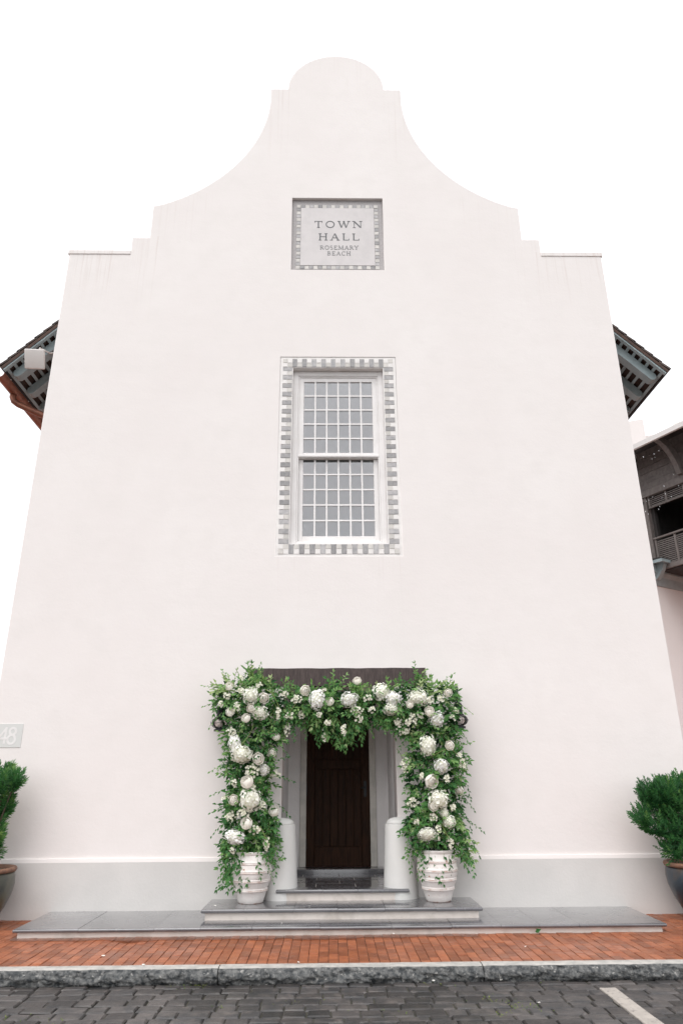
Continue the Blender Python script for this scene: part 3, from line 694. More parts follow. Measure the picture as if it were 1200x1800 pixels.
urn(-.965, -.285, 'banded whitewashed terracotta urn left of the doorway', 1)
urn(1.30, -.29, 'banded whitewashed terracotta urn right of the doorway', 7)

# ------------------------------------------------------------------ flower arch
arch = empty('flower_arch', (.15, -.29, .7), 'green leafy arch with white hydrangeas and roses around the doorway', 'flower arch')
POLY = [(-0.91,2.94),(-1.08,3.00),(-1.26,2.91),(-1.43,2.83),(-1.62,2.71),(-1.57,2.53),(-1.50,2.34),(-1.39,2.07),(-1.39,1.80),(-1.37,1.52),(-1.38,1.33),(-1.37,1.06),(-1.37,0.81),(-1.34,0.56),(-1.29,0.37),(-1.19,0.30),(-1.12,0.46),(-1.06,0.67),(-0.78,0.68),(-0.67,0.49),(-0.64,0.61),(-0.66,0.80),(-0.63,1.06),(-0.70,1.25),(-0.76,1.45),(-0.72,1.69),(-0.71,1.93),(-0.62,2.08),(-0.53,2.17),(-0.38,2.28),(-0.25,2.15),(-0.05,2.08),(0.17,1.98),(0.32,2.06),(0.51,2.20),(0.62,2.24),(0.81,2.16),(0.97,2.06),(0.92,1.75),(0.94,1.38),(0.88,1.05),(0.92,0.79),(0.94,0.57),(1.03,0.73),(1.10,0.73),(1.25,0.66),(1.39,0.69),(1.53,0.66),(1.68,0.58),(1.78,0.78),(1.71,1.04),(1.65,1.24),(1.67,1.47),(1.75,1.78),(1.69,2.06),(1.73,2.34),(1.73,2.60),(1.63,2.80),(1.44,2.83),(1.25,2.86),(1.18,2.95),(1.06,2.81),(0.75,2.79),(0.45,2.74),(0.14,2.79),(0.07,2.88),(-0.09,2.74),(-0.39,2.79),(-0.62,2.77)]
def inside(x, z):
    c = False; n = len(POLY); j = n-1
    for i in range(n):
        xi, zi = POLY[i]; xj, zj = POLY[j]
        if (zi > z) != (zj > z) and x < (xj-xi)*(z-zi)/(zj-zi)+xi: c = not c
        j = i
    return c
def edge_dist(x, z):
    d = 9
    for i in range(len(POLY)):
        ax, az = POLY[i-1]; bx, bz = POLY[i]; vx, vz = bx-ax, bz-az
        t = max(0, min(1, ((x-ax)*vx+(z-az)*vz)/(vx*vx+vz*vz))); d = min(d, math.hypot(ax+t*vx-x, az+t*vz-z))
    return d
def spine(x, z):
    """nearest point of the arch's centre line"""
    best = None
    for (ax, az, bx, bz) in ((-1.0, .7, -1.06, 2.5), (-1.06, 2.5, 1.33, 2.5), (1.33, 2.5, 1.32, .7)):
        vx, vz = bx-ax, bz-az; t = max(0, min(1, ((x-ax)*vx+(z-az)*vz)/(vx*vx+vz*vz))); px, pz = ax+t*vx, az+t*vz
        d = math.hypot(px-x, pz-z)
        if best is None or d < best[0]: best = (d, px, pz)
    return best
rl_ = random.Random(5)
def add_leaf(b, p, d, nrm, L, W, tint, fold=.25):
    d = d.normalized(); s = d.cross(nrm)
    if s.length < 1e-4: s = d.cross(Vector((1, 0, 0)))
    s.normalize(); n = s.cross(d); i = len(b.v); c = p+d*L*.45-n*W*fold*.5
    b.v += [p, p+d*L*.42+s*W*.5+n*W*fold*.5, c, p+d*L*.42-s*W*.5+n*W*fold*.5, p+d*L-n*L*.12]
    b.f += [(i, i+1, i+2), (i, i+2, i+3), (i+1, i+4, i+2), (i+2, i+4, i+3)]; b.t += [tint]*4
def spray(b, p, d, length, nl, L, W, tint, droop, rng, stem=None):
    pts = [p.copy()]; dd = d.normalized(); st = length/nl
    for k in range(nl):
        dd = (dd+Vector((rng.uniform(-.16, .16), rng.uniform(-.16, .16), rng.uniform(-.12, .12)-droop))).normalized(); q = pts[-1]+dd*st
        if q.y > -.02: q.y = -.02
        pts.append(q)
        side = dd.cross(Vector((0, -.6, 1))).normalized()*(1 if k % 2 else -1)
        ld = (dd*.75+side*rng.uniform(.6, 1.0)+Vector((rng.uniform(-.3, .3), rng.uniform(-.35, .15), rng.uniform(-.35, .1)))).normalized()
        sz = L*rng.uniform(.7, 1.15)*(1-.35*k/nl)
        add_leaf(b, q, ld, Vector((rng.uniform(-.5, .5), -.7, rng.uniform(.2, .9))), sz, sz*W*rng.uniform(.85, 1.15), min(1, max(0, tint+rng.uniform(-.14, .14))))
    q = pts[-1]; add_leaf(b, q, dd, Vector((rng.uniform(-.4, .4), -.8, .4)), L*.75, L*.75*W, min(1, max(0, tint+.08)))
    if stem is not None: stem.tube(pts, .0022, 3, False)
    return pts
stems = MB()
regs = {'l': MB(), 't': MB(), 'r': MB()}
def reg(x, z): return regs['t'] if -.72 < x < .95 and z > 1.85 else (regs['l'] if x < .1 else regs['r'])
# inner mass, its shade put into the dark leaf tints
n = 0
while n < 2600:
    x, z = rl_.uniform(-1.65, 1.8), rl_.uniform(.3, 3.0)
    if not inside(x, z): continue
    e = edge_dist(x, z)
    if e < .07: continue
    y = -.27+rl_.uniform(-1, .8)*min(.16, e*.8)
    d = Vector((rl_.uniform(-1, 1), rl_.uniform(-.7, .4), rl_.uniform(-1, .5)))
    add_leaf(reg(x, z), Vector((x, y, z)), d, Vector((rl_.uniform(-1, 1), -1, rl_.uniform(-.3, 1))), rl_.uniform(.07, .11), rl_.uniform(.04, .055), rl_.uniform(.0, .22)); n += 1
# leafy sprays on and through the mass
n = 0
while n < 1400:
    x, z = rl_.uniform(-1.65, 1.8), rl_.uniform(.3, 3.0)
    if not inside(x, z): continue
    e = edge_dist(x, z); dep = min(.24, .06+e*.95)
    if e < .035: continue
    if e > .12 and rl_.random() < .1: continue
    if math.hypot(x+1.47, z-2.28) < .16 or math.hypot(x-1.73, z-2.30) < .13: continue
    y = -.28+(-dep if rl_.random() < .72 else dep*.6)*rl_.uniform(.55, 1)
    d0, sx_, sz_ = spine(x, z)
    out = Vector((x-sx_, 0, z-sz_)); out = out/(out.length+.12)
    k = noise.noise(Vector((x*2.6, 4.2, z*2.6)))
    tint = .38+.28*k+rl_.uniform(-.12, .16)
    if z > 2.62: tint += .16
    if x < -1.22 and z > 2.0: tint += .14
    if rl_.random() < .17: tint += .3
    dirn = out*.9+Vector((rl_.uniform(-.7, .7), -.45+rl_.uniform(-.3, .3), rl_.uniform(-.75, .45)))
    if z > 2.6: dirn.z += .55
    ln = rl_.uniform(.10, .22); 
    spray(reg(x, z), Vector((x, y, z))-dirn.normalized()*ln*.5, dirn, ln, rl_.randint(4, 7), rl_.uniform(.064, .096), rl_.uniform(.36, .48), tint, rl_.uniform(.02, .11), rl_, stems); n += 1
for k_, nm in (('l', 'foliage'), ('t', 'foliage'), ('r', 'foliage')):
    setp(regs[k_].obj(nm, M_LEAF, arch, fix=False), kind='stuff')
setp(stems.obj('stems', M_STEM, arch, fix=False), kind='stuff')
# trailing vines that stand clear of the mass: (x, z, dx, dz, length, tint, leaf)
VINES = [(-1.08,.72,-.05,-1,.34,.3,.09),(-1.12,.74,.05,-1,.30,.35,.09),(-.88,.70,.15,-1,.2,.3,.07),(1.18,.74,.05,-1,.28,.3,.07),(1.36,.74,.02,-1,.30,.3,.07),(1.12,.76,-.1,-1,.3,.35,.07),(-1.15,.75,-.35,-1,.40,.35,.075),(-1.2,.8,-.7,-1,.42,.4,.07),(-1.25,.9,-.8,-.7,.33,.3,.06),(-1.05,.68,-.15,-1,.38,.3,.085),(-.98,.66,.1,-1,.22,.3,.085),(-1.22,.7,-.1,-1,.36,.3,.08),(-.75,.85,.25,-1,.34,.3,.06),(-.72,.95,.35,-1,.40,.28,.06),(-.7,1.1,.4,-1,.42,.3,.06),
 (-.80,.72,.5,-1,.3,.35,.045),(1.05,.9,-.35,-1,.38,.45,.06),(1.0,1.05,-.4,-1,.42,.5,.06),(1.08,.78,-.2,-1,.32,.5,.055),(1.25,.72,0,-1,.22,.25,.07),(1.27,.7,-.1,-1,.30,.25,.065),(1.42,.72,.1,-1,.2,.25,.07),(1.55,.85,.6,-1,.40,.3,.065),(1.6,1.0,.9,-.8,.42,.25,.065),(1.6,.95,.75,-1,.42,.25,.065),(1.62,1.15,.8,-.5,.3,.25,.06),(1.55,.8,.35,-1,.26,.25,.065),
 (-1.4,2.55,-1,.1,.28,.6,.06),(-1.42,2.7,-1,.35,.26,.65,.06),(-1.3,2.8,-.7,.8,.2,.62,.06),(-1.12,2.86,-.1,1,.18,.6,.055),(-.98,2.85,.15,1,.18,.55,.055),(-1.4,2.4,-.7,-.5,.24,.5,.055),(-1.3,1.95,-.6,-.8,.3,.62,.06),(-1.3,1.75,-1,.1,.22,.6,.06),(-1.28,1.5,-.8,-.3,.22,.45,.06),(-1.28,1.3,-.9,-.3,.22,.35,.06),(-1.3,1.1,-.7,-.5,.24,.4,.06),(-.72,1.62,1,.1,.26,.2,.06),(-.74,1.8,.8,.3,.2,.2,.06),(-.70,1.32,.9,-.4,.24,.18,.06),(-.7,2.05,.6,-.7,.22,.25,.055),
 (.04,2.72,.0,1,.2,.7,.075),(.12,2.72,.4,1,.18,.7,.075),(1.15,2.78,-.1,1,.24,.55,.065),(1.2,2.78,.35,.8,.2,.5,.06),(.95,2.75,-.3,1,.14,.45,.05),(1.45,2.75,.5,.6,.22,.6,.055),(1.58,1.95,.9,.5,.24,.7,.055),(1.6,2.5,1,-.1,.26,.75,.055),(1.6,2.2,.7,-.5,.25,.5,.055),(1.6,2.0,.8,-.6,.26,.6,.055),(1.62,1.75,.5,-1,.34,.25,.06),(1.66,1.6,.6,-1,.28,.22,.05),(1.6,1.4,.9,-.6,.26,.25,.055),(1.58,1.25,1,-.7,.32,.25,.05),
 (.1,2.2,0,-1,.26,.45,.07),(.22,2.2,.1,-1,.28,.5,.075),(.34,2.22,.15,-1,.22,.5,.07),(-.1,2.25,-.2,-1,.26,.35,.07),(.45,2.3,.3,-1,.22,.6,.065),(.62,2.34,.4,-1,.22,.5,.06),(.75,2.3,.2,-1,.24,.45,.07),(-.3,2.3,-.3,-1,.22,.3,.06),(-.45,2.3,-.1,-1,.24,.3,.065),(-.2,2.3,.2,-1,.28,.35,.065),(.98,2.15,-.4,-1,.26,.4,.06),(.98,1.75,-.4,-.7,.2,.45,.055)]
for (x, z, dx, dz, ln, ti, lf) in VINES:
    b = MB(); st = MB(); y = -.30-rl_.uniform(.05, .17)
    if z < .9: y = -.50 if abs(x+.965) < .3 or abs(x-1.3) < .3 else -.36
    spray(b, Vector((x, y, z)), Vector((dx, rl_.uniform(-.25, .1), dz)), ln, max(6, int(ln/.032)), lf, rl_.uniform(.36, .46), ti, .06, rl_, b)
    b.t += [.75]*(len(b.f)-len(b.t)); b.obj('vine', M_LEAF, arch, fix=False)

def fib(n):
    ga = math.pi*(3-5**.5); return [Vector((math.sqrt(max(0, 1-(1-2*(i+.5)/n)**2))*math.cos(ga*i), math.sqrt(max(0, 1-(1-2*(i+.5)/n)**2))*math.sin(ga*i), 1-2*(i+.5)/n)) for i in range(n)]
def perp(n, rng):
    a = n.cross(Vector((rng.uniform(-1, 1), rng.uniform(-1, 1), rng.uniform(-1, 1)))).normalized(); return a, n.cross(a)
def hydrangea_mesh(seed, m):
    rng = random.Random(seed); b = MB()
    for p in fib(120):
        lump = 1+.30*noise.noise(p*1.7+Vector((seed*3.1, 0, 0)))+.12*noise.noise(p*4.0+Vector((0, seed*2.3, 0))); c = p*lump*rng.uniform(.88, 1.05)
        nr = (p+Vector((rng.uniform(-.5, .5), rng.uniform(-.5, .5), rng.uniform(-.5, .5)))).normalized(); a, t = perp(nr, rng); s = rng.uniform(.14, .215)
        for k in range(4):
            an = math.pi/2*k+rng.uniform(-.15, .15); d = a*math.cos(an)+t*math.sin(an); e = nr.cross(d); l = rng.uniform(-.25, .2)
            i = len(b.v); b.v += [c, c+d*s*.5+e*s*.50+nr*s*.18, c+d*s*.95+e*s*.34+nr*s*l, c+d*s*.95-e*s*.34+nr*s*(l+.1), c+d*s*.5-e*s*.50+nr*s*.10]; b.f.append((i, i+1, i+2, i+3, i+4))
    i0 = len(b.f)
    b.lathe([(.0001, -.78), (.40, -.68), (.68, -.40), (.78, 0), (.68, .40), (.40, .68), (.0001, .78)], 12)
    me = b.mesh('hydrangea'); me.materials.append(m); me.materials.append(M_HCORE)
    for p in me.polygons:
        if p.index >= i0: p.material_index = 1
    return me
HM = [hydrangea_mesh(s, M_HYD) for s in range(4)]; HC = [hydrangea_mesh(9+s, M_HYDW) for s in range(2)]
H = [(-1.028,2.604,0.102,1.00),(-0.908,2.382,0.102,0.80),(-0.182,2.549,0.098,1.25),(0.239,2.539,0.105,0.85),(0.657,2.645,0.102,1.00),(0.802,2.544,0.091,1.00),(0.773,2.419,0.094,0.70),(1.127,2.556,0.120,0.85),(1.350,2.293,0.087,1.05),(-1.211,2.002,0.073,1.50),(-1.114,1.880,0.131,0.75),(1.222,1.974,0.105,1.15),(1.381,1.729,0.098,0.85),(1.320,1.342,0.124,0.85),(-0.988,1.357,0.127,1.00),(1.162,0.956,0.109,0.65),(-1.156,0.944,0.113,0.70),(1.442,1.090,0.073,0.90),(-0.838,1.699,0.065,1.00),(1.388,1.187,0.051,1.00)]
COOL = (2, 3, 5, 8, 9, 12, 16, 18)
for i, (x, z, r, asp) in enumerate(H):
    e = edge_dist(x, z); yb = -.28-min(.24, .06+e*.95)-.02
    link('hydrangea', (HC[i % 2] if i in COOL else HM[i % 4]), arch, loc=(x, yb+r*.05, z), rot=(rl_.uniform(-.25, .25), rl_.uniform(-.3, .3), rl_.uniform(0, 6)), scale=(r*1.06, r*1.0, r*1.06*asp))
def rose_mesh(seed):
    rng = random.Random(seed); b = MB()
    for ring, (n, rk, p0, p1, lip) in enumerate(((3, .48, 120, 6, 0), (5, .72, 130, 30, .05), (6, .96, 150, 54, .12))):
        for k in range(n):
            a = 2*math.pi*(k+.5*ring)/n+rng.uniform(-.2, .2); wd = 2*math.pi/n*1.45; i = len(b.v); top = p1+rng.uniform(-5, 7)
            for u in range(5):
                t = u/4; ph = R(p0+(top-p0)*t)
                for v in range(5):
                    f = v/4-.5; g = a+f*wd*(.55+.45*math.sin(math.pi*min(1, .2+.6*t))); ph2 = ph+(.28*f*f*4*t*t)
                    r_ = rk*(1+lip*t**3*1.6+.05*t*t*math.sin(f*9+k*2+ring))+.03*(1 if f > 0 else 0)+rng.uniform(-.012, .012)
                    b.v.append((r_*math.sin(ph2)*math.cos(g), r_*math.sin(ph2)*math.sin(g), r_*math.cos(ph2)*.9))
            for u in range(4):
                for v in range(4): b.f.append((i+u*5+v, i+u*5+v+1, i+u*5+6+v, i+u*5+5+v))
    b.lathe([(.0001, -.5), (.4, -.3), (.44, .05), (.30, .30), (.0001, .40)], 10)
    return b.mesh('rose', M_ROSE, smooth=True)
RM = [rose_mesh(s) for s in range(3)]
RS = [(-1.314,2.715,0.047),(-0.857,2.566,0.058),(-1.073,2.316,0.051),(-1.013,2.439,0.051),(-1.288,2.391,0.047),(-0.336,2.664,0.058),(0.348,2.795,0.047),(-0.696,2.095,0.044),(-0.748,1.904,0.051),(-1.028,1.558,0.069),(-1.191,1.359,0.055),(-0.702,1.216,0.058),(-1.014,1.093,0.065),(-0.905,1.830,0.062),(1.259,2.386,0.055),(1.495,1.973,0.051),(1.239,1.557,0.073),(1.248,1.272,0.055),(1.601,1.439,0.051),(1.013,2.478,0.047),(1.516,2.619,0.047),(-0.006,2.516,0.044)]
for i, (x, z, r) in enumerate(RS):
    e = edge_dist(x, z) if inside(x, z) else 0; yb = -.28-min(.24, .06+e*.95)-.03
    o = link('rose', RM[i % 3], arch, loc=(x, yb-.03, z), scale=(r*1.12*rl_.uniform(.95, 1.1), r*1.12, r*1.05))
    o.rotation_mode = 'ZYX'; o.rotation_euler = (R(90)+rl_.uniform(-.75, .3), rl_.uniform(-.45, .45), rl_.uniform(0, 6))
KS = [(-0.529,2.353,0.131,0.073),(-0.673,2.382,0.073,0.160),(-0.562,2.185,0.087,0.160),(-0.437,2.552,0.160,0.087),(-0.085,2.120,0.073,0.174),(-0.039,2.263,0.087,0.073),(0.328,2.408,0.189,0.087),(0.356,2.310,0.116,0.087),(0.475,2.562,0.109,0.102),(0.165,2.168,0.065,0.145),(0.924,2.205,0.174,0.189),(1.106,2.345,0.189,0.094),(1.022,2.268,0.145,0.102),(0.956,1.745,0.131,0.189),(1.000,1.315,0.160,0.094),(1.629,1.802,0.109,0.160),(1.443,1.582,0.094,0.080),(-1.264,2.158,0.124,0.094),(-1.303,1.373,0.109,0.087),(-0.978,1.685,0.174,0.160),(-0.700,1.655,0.189,0.094),(-0.844,1.285,0.094,0.109),(-1.066,1.203,0.160,0.109),(-1.230,1.163,0.124,0.124),(-0.925,1.023,0.160,0.094),(-0.777,0.859,0.087,0.145),(1.303,0.992,0.065,0.189),(1.444,0.842,0.080,0.160),(1.249,1.145,0.094,0.087),(-1.198,2.449,0.094,0.145),(-0.922,2.727,0.080,0.087),(-1.166,2.788,0.065,0.145),(-0.371,2.367,0.087,0.102),(0.853,2.276,0.087,0.102),(1.609,2.399,0.073,0.087),(1.653,1.741,0.087,0.131),(1.247,2.529,0.160,0.087)]
def blossom(b, c, nr, s, rng):
    a, t = perp(nr, rng)
    for k in range(5):
        an = 2*math.pi*k/5; d = a*math.cos(an)+t*math.sin(an); e = nr.cross(d); i = len(b.v)
        b.v += [c-nr*s*.25, c+d*s*.55+e*s*.42+nr*s*.3, c+d*s*.95+nr*s*.38*rng.uniform(.5, 1.4), c+d*s*.55-e*s*.42+nr*s*.3]; b.f.append((i, i+1, i+2, i+3))
KS += [(-1.33, 2.6, .09, .08), (-1.16, 2.66, .07, .09), (-1.42, 2.5, .06, .07), (-.6, 2.62, .08, .07), (-.15, 2.36, .07, .07), (.52, 2.42, .09, .08), (1.42, 2.55, .08, .08), (1.55, 2.3, .07, .09), (1.12, 1.62, .06, .07), (1.5, 1.25, .06, .08), (-1.2, 1.55, .07, .08), (-.95, 1.5, .05, .06), (-1.18, .8, .06, .07), (1.05, 1.1, .06, .07), (.6, 2.72, .07, .05), (-.1, 2.68, .08, .05)]
for i, (x, z, wd, ht) in enumerate(KS):
    rng = random.Random(100+i); b = MB(); e = edge_dist(x, z) if inside(x, z) else 0; y = -.28-min(.24, .06+e*.95)-.02
    nB = int(9+wd*ht*950)
    for k in range(nB):
        a = rng.uniform(0, 6.28); q = math.sqrt(rng.random()); px, pz = math.cos(a)*q*wd*.5, math.sin(a)*q*ht*.5
        if ht > 1.6*wd: px *= .55+.45*(pz/ht+.5)
        py = -.035*math.sqrt(max(0, 1-q*q))+rng.uniform(-.012, .012)
        nr = Vector((px/wd+rng.uniform(-.3, .3), -.8, pz/ht+rng.uniform(-.3, .3))).normalized()
        blossom(b, Vector((x+px, y+py, z+pz)), nr, rng.uniform(.013, .022), rng)
    sp = b.obj('stock_spray', M_SPIKE, arch, fix=False)
    if ht > 1.3*wd:
        q = [(x+.10*t*t*(-1 if i % 2 else 1), y+.03+.10*t, z-ht*.45+(ht+.10)*t) for t in (0, .25, .5, .75, 1)]
        MB().tube(q, .004, 5).obj('stalk', M_STEM, sp, fix=False)
ov = MB()
for (x, z, r) in [(h[0], h[1], h[2]) for h in H]+[(q[0], q[1], q[2]) for q in RS]:
    for k in range(4 if r > .08 else 2):
        a = rl_.uniform(0, 6.28); e = edge_dist(x, z) if inside(x, z) else 0; yb = -.28-min(.24, .06+e*.95)-.04
        p = Vector((x+math.cos(a)*r*1.25, yb+rl_.uniform(-.02, .03), z+math.sin(a)*r*1.2)); d = Vector((-math.cos(a)*.3+rl_.uniform(-.8, .8), -.35, -math.sin(a)*.3+rl_.uniform(-.8, .6)))
        spray(ov, p, d, .09, 3, rl_.uniform(.055, .08), .42, rl_.uniform(.25, .7), .05, rl_)
setp(ov.obj('foliage', M_LEAF, arch, fix=False), kind='stuff')
# pale curved stems seen among the flowers
for pts in ([(-.98, -.5, 2.3), (-1.0, -.56, 2.15), (-1.13, -.56, 1.98)], [(-.85, -.53, 2.68), (-.74, -.58, 2.62), (-.66, -.58, 2.45)], [(-1.0, -.53, 2.48), (-1.08, -.56, 2.36), (-1.12, -.55, 2.22)], [(.9, -.52, 2.66), (1.0, -.57, 2.64), (1.06, -.57, 2.52)], [(1.25, -.53, 1.83), (1.4, -.57, 1.92), (1.52, -.55, 1.93), (1.6, -.5, 1.86)], [(1.33, -.53, 1.1), (1.38, -.56, .98), (1.43, -.56, .9)], [(-.86, -.53, 1.06), (-.8, -.57, .97), (-.78, -.55, .9)], [(-.62, -.5, 2.28), (-.5, -.54, 2.42), (-.45, -.53, 2.5)]):
    P = [Vector(p) for p in pts]; Q = []
    for k in range(len(P)-1):
        for t in range(5): Q.append(P[k].lerp(P[k+1], t/5))
    Q.append(P[-1])
    for _ in range(4): Q = [Q[0]]+[(Q[k-1]+Q[k]*2+Q[k+1])/4 for k in range(1, len(Q)-1)]+[Q[-1]]
    MB().tube(Q, .0055, 6).obj('flower_stem', M_STEM, arch, smooth=True, fix=False)

# ------------------------------------------------------------------ potted shrubs at the frame edges
def planter(x, y, mt, label, prof):
    P = empty('planter', (x, y, 0), label, 'planter', 'large glazed planters against the plinth')
    me = MB().lathe(prof, 48, (x, y, .0)).mesh('pot_body', mt); me.shade_smooth(); link('pot_body', me, P)
    r, z = prof[-1]
    me = MB().lathe([(r-.01, z-.012), (r+.022, z-.006), (r+.033, z+.018), (r+.02, z+.04), (r-.012, z+.042), (r-.03, z+.03), (r-.05, z-.03), (r-.06, z-.10)], 48, (x, y, 0), lambda a, z_: .006*noise.noise(Vector((math.cos(a)*4, math.sin(a)*4, z_*8)))).mesh('pot_rim', M_POTRIM); me.shade_smooth(); link('pot_rim', me, P)
    link('soil', MB().lathe([(.0001, z-.05), (r-.045, z-.055)], 24, (x, y, 0)).mesh('soil', M_SOIL), P)
planter(-4.165, -.46, M_POTG, 'olive glazed round planter with clay rim at the left edge', [(.19, .0), (.20, .01), (.245, .08), (.315, .20), (.37, .33), (.390, .45), (.385, .53), (.365, .585)])
planter(4.44, -.47, M_POTB, 'dark blue glazed round planter at the right edge', [(.18, .0), (.19, .01), (.245, .10), (.325, .24), (.375, .38), (.388, .47), (.380, .54), (.365, .585)])
def shrub(x, y, lobes, label, LL, tint0, seed, dens=1.0):
    S = empty('shrub', (x, y, .54), label, 'shrub', 'potted evergreen shrubs')
    rng = random.Random(seed); b = MB(); st = MB()
    for (lx, lz, r) in lobes:
        ns = int(1900*r*r*dens)+26
        ly = y+rng.uniform(-.1, .05)
        st.tube([(x+rng.uniform(-.05, .05), y, .5), (x*.5+lx*.5, (y+ly)/2, .5+(lz-.5)*.55), (lx, ly, lz)], [.018, .012, .006], 5)
        for k in range(ns):
            v = Vector((rng.gauss(0, 1), rng.gauss(0, 1), rng.gauss(0, 1))).normalized(); q = rng.uniform(.35, 1)**.6
            c = Vector((lx, ly, lz))+Vector((v.x*r, v.y*min(r, .28), v.z*r))*q
            if c.y > -.05: c.y = -.05-rng.random()*.05
            out = (Vector((lx-x, 0, lz-.6))*.6+v*.8+Vector((0, -.1, .55))).normalized()
            ln = rng.uniform(.09, .17); c0 = c-out*ln*.6; nl = 17; a, t = perp(out, rng)
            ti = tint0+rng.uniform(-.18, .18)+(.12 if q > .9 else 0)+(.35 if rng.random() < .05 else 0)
            for i in range(nl):
                g = i*2.4; f_ = i/(nl-1); d = (a*math.cos(g)+t*math.sin(g))*(1.0-.62*f_)+out*(.55+.7*f_)
                d.z -= .05; L = LL*rng.uniform(.75, 1.15)*(1-.3*f_); W = .0135
                p = c0+out*ln*f_; d.normalize(); s_ = d.cross(Vector((rng.uniform(-.4, .4), -.8, .6))).normalized(); j = len(b.v)
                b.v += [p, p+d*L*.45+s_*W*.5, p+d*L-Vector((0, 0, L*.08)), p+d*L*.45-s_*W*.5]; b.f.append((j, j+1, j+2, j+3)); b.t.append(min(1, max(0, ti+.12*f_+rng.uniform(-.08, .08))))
    setp(b.obj('foliage', M_NEEDLE, S, fix=False), kind='stuff'); st.obj('branches', M_BARK, S, smooth=True, fix=False)
shrub(4.44, -.47, [(3.92, 1.41, .13), (4.03, 1.34, .15), (3.80, 1.14, .11), (3.93, 1.06, .14), (4.04, 1.24, .20), (4.12, 1.43, .14), (4.28, 1.42, .19), (4.2, 1.35, .2), (4.45, 1.46, .19), (4.42, 1.25, .36), (4.15, 1.0, .16), (4.13, .78, .16), (4.35, .85, .25), (4.62, 1.48, .21), (4.7, 1.3, .36), (4.65, .9, .28)],
      'dense dark green needle-leaved shrub in the planter at the right edge', .056, .33, 3, 1.0)
shrub(-4.165, -.46, [(-4.0, 1.57, .13), (-3.88, 1.61, .09), (-4.10, 1.66, .13), (-4.07, 1.42, .16), (-4.0, 1.28, .10), (-4.12, 1.15, .15), (-4.06, .98, .11), (-4.1, .82, .14), (-4.3, 1.55, .24), (-4.35, 1.15, .28), (-4.25, .85, .2), (-4.5, 1.4, .25)],
      'loose mid green narrow-leaved shrub in the planter at the left edge', .088, .46, 8, .5)

# ------------------------------------------------------------------ white box under the left eave
px = empty('floodlight_box', (-4.99, .35, 8.23), 'white square floodlight box hanging under the left eave', 'floodlight')
def tilt(mx_): return Matrix.Translation((-4.99, .35, 8.23)) @ Matrix.Rotation(R(3), 4, 'Y') @ Matrix.Rotation(R(28), 4, 'X') @ mx_
me = MB().box(-.165, .165, 0, .07, -.165, .165).mesh('box_shell', M_BOXW, fix=True); bevel_mesh(me, .018, 3); smooth_auto(me); me.transform(tilt(Matrix())); link('box_shell', me, px)
MB().tube([tilt(Matrix()) @ Vector((.05, .06, .15)), tilt(Matrix()) @ Vector((.06, .10, .19)), (-4.86, .62, 8.52), (-4.80, .75, 8.62)], .014, 8).obj('mounting_arm', M_BOXW, px)

# ------------------------------------------------------------------ neighbouring house with the timber balcony
nb = empty('balcony_house', (9.5, 9.5, 0), 'white house with dark timber balcony and louvred railing beyond right corner', 'house')
O = Vector((9.1316, 9.0, 0)); d_ = Vector((.46, -.888, 0)).normalized(); n_ = Vector((d_.y, -d_.x, 0))
def bx(s, o, z): v = O+d_*s+n_*o; return (v.x, v.y, z)
def nbox(nm, m, s0, s1, o0, o1, z0, z1, parent=None): return MB().box(s0, s1, o0, o1, z0, z1, bx).obj(nm, m, parent or nb)
bal = empty('balcony', (9.13, 9, 7.0)); bal.parent = nb; bal.matrix_parent_inverse = Matrix.Translation(-nb.location)
nbox('corner_post', M_WOODG, -.05, .10, -.08, .06, 6.95, 9.13, bal)
nbox('inner_post', M_WOODD, .10, .2, -.2, -.081, 7.0, 9.13, bal)
nbox('base_block', M_WOODG, -.13, -.02, -.06, .09, 7.05, 7.35, bal)
nbox('corner_post', M_WOODG, 3.28, 3.42, -.08, .06, 6.95, 9.13, bal); nbox('end_wall', M_WOODD, 3.3, 3.35, -2, -.1, 7.03, 10.5, bal)
nbox('post_cap', M_IRON, -.10, .02, -.05, .075, 8.96, 9.02, bal)
nbox('top_rail', M_WOODG, .12, 3.35, -.02, .06, 7.835, 7.88, bal)
nbox('bottom_rail', M_WOODG, .10, 3.35, -.04, .05, 6.93, 7.06, bal)
for k in range(13): MB().box(.2, 3.3, -.018, .018, 7.09+k*.055, 7.118+k*.055, lambda s, o, z, k=k: bx(s, o, z-o*.5)).obj('railing_slat', M_WOODG, bal)
for k in range(6): nbox('railing_stile', M_WOODG, .13+k*.62+(.0 if k else 0), .19+k*.62, -.019, .032, 7.06, 7.834, bal)
nbox('louvre_rail', M_WOODG, .12, 3.35, -.02, .04, 8.775, 8.81, bal)
for k in range(5): MB().box(.2, 3.3, -.016, .016, 8.835+k*.055, 8.86+k*.055, lambda s, o, z: bx(s, o, z-o*.5)).obj('louvre_slat', M_WOODG, bal)
for k in range(6): nbox('louvre_stile', M_WOODG, .13+k*.57, .19+k*.57, -.018, .03, 8.811, 9.12, bal)
for k, (z0, z1, o) in enumerate(((9.13, 9.335, .10), (9.345, 9.525, .085), (9.535, 9.65, .07), (9.66, 9.84, .05), (9.85, 10.04, .05), (10.05, 10.3, .05), (10.31, 10.55, .05))):
    nbox('siding_board', M_WOODG, -.1+.02*k, 3.36, -.06, o, z0, z1, bal)
nbox('balcony_floor', M_WOODD, -.04, 3.35, -2, -.041, 6.9, 7.03, bal)
nbox('back_wall', M_WOODD, -.04, 3.35, -2.1, -1.7, 7.03, 10.5, bal); nbox('end_wall', M_WOODD, -.14, -.045, -2, -.1, 7.03, 10.5, bal); nbox('balcony_ceiling', M_WOODD, -.04, 3.35, -1.7, -.061, 9.2, 9.3, bal)
nbox('upper_wall', M_WALL, -.12, 3.4, -6, -2.11, 6.4, 10.5)
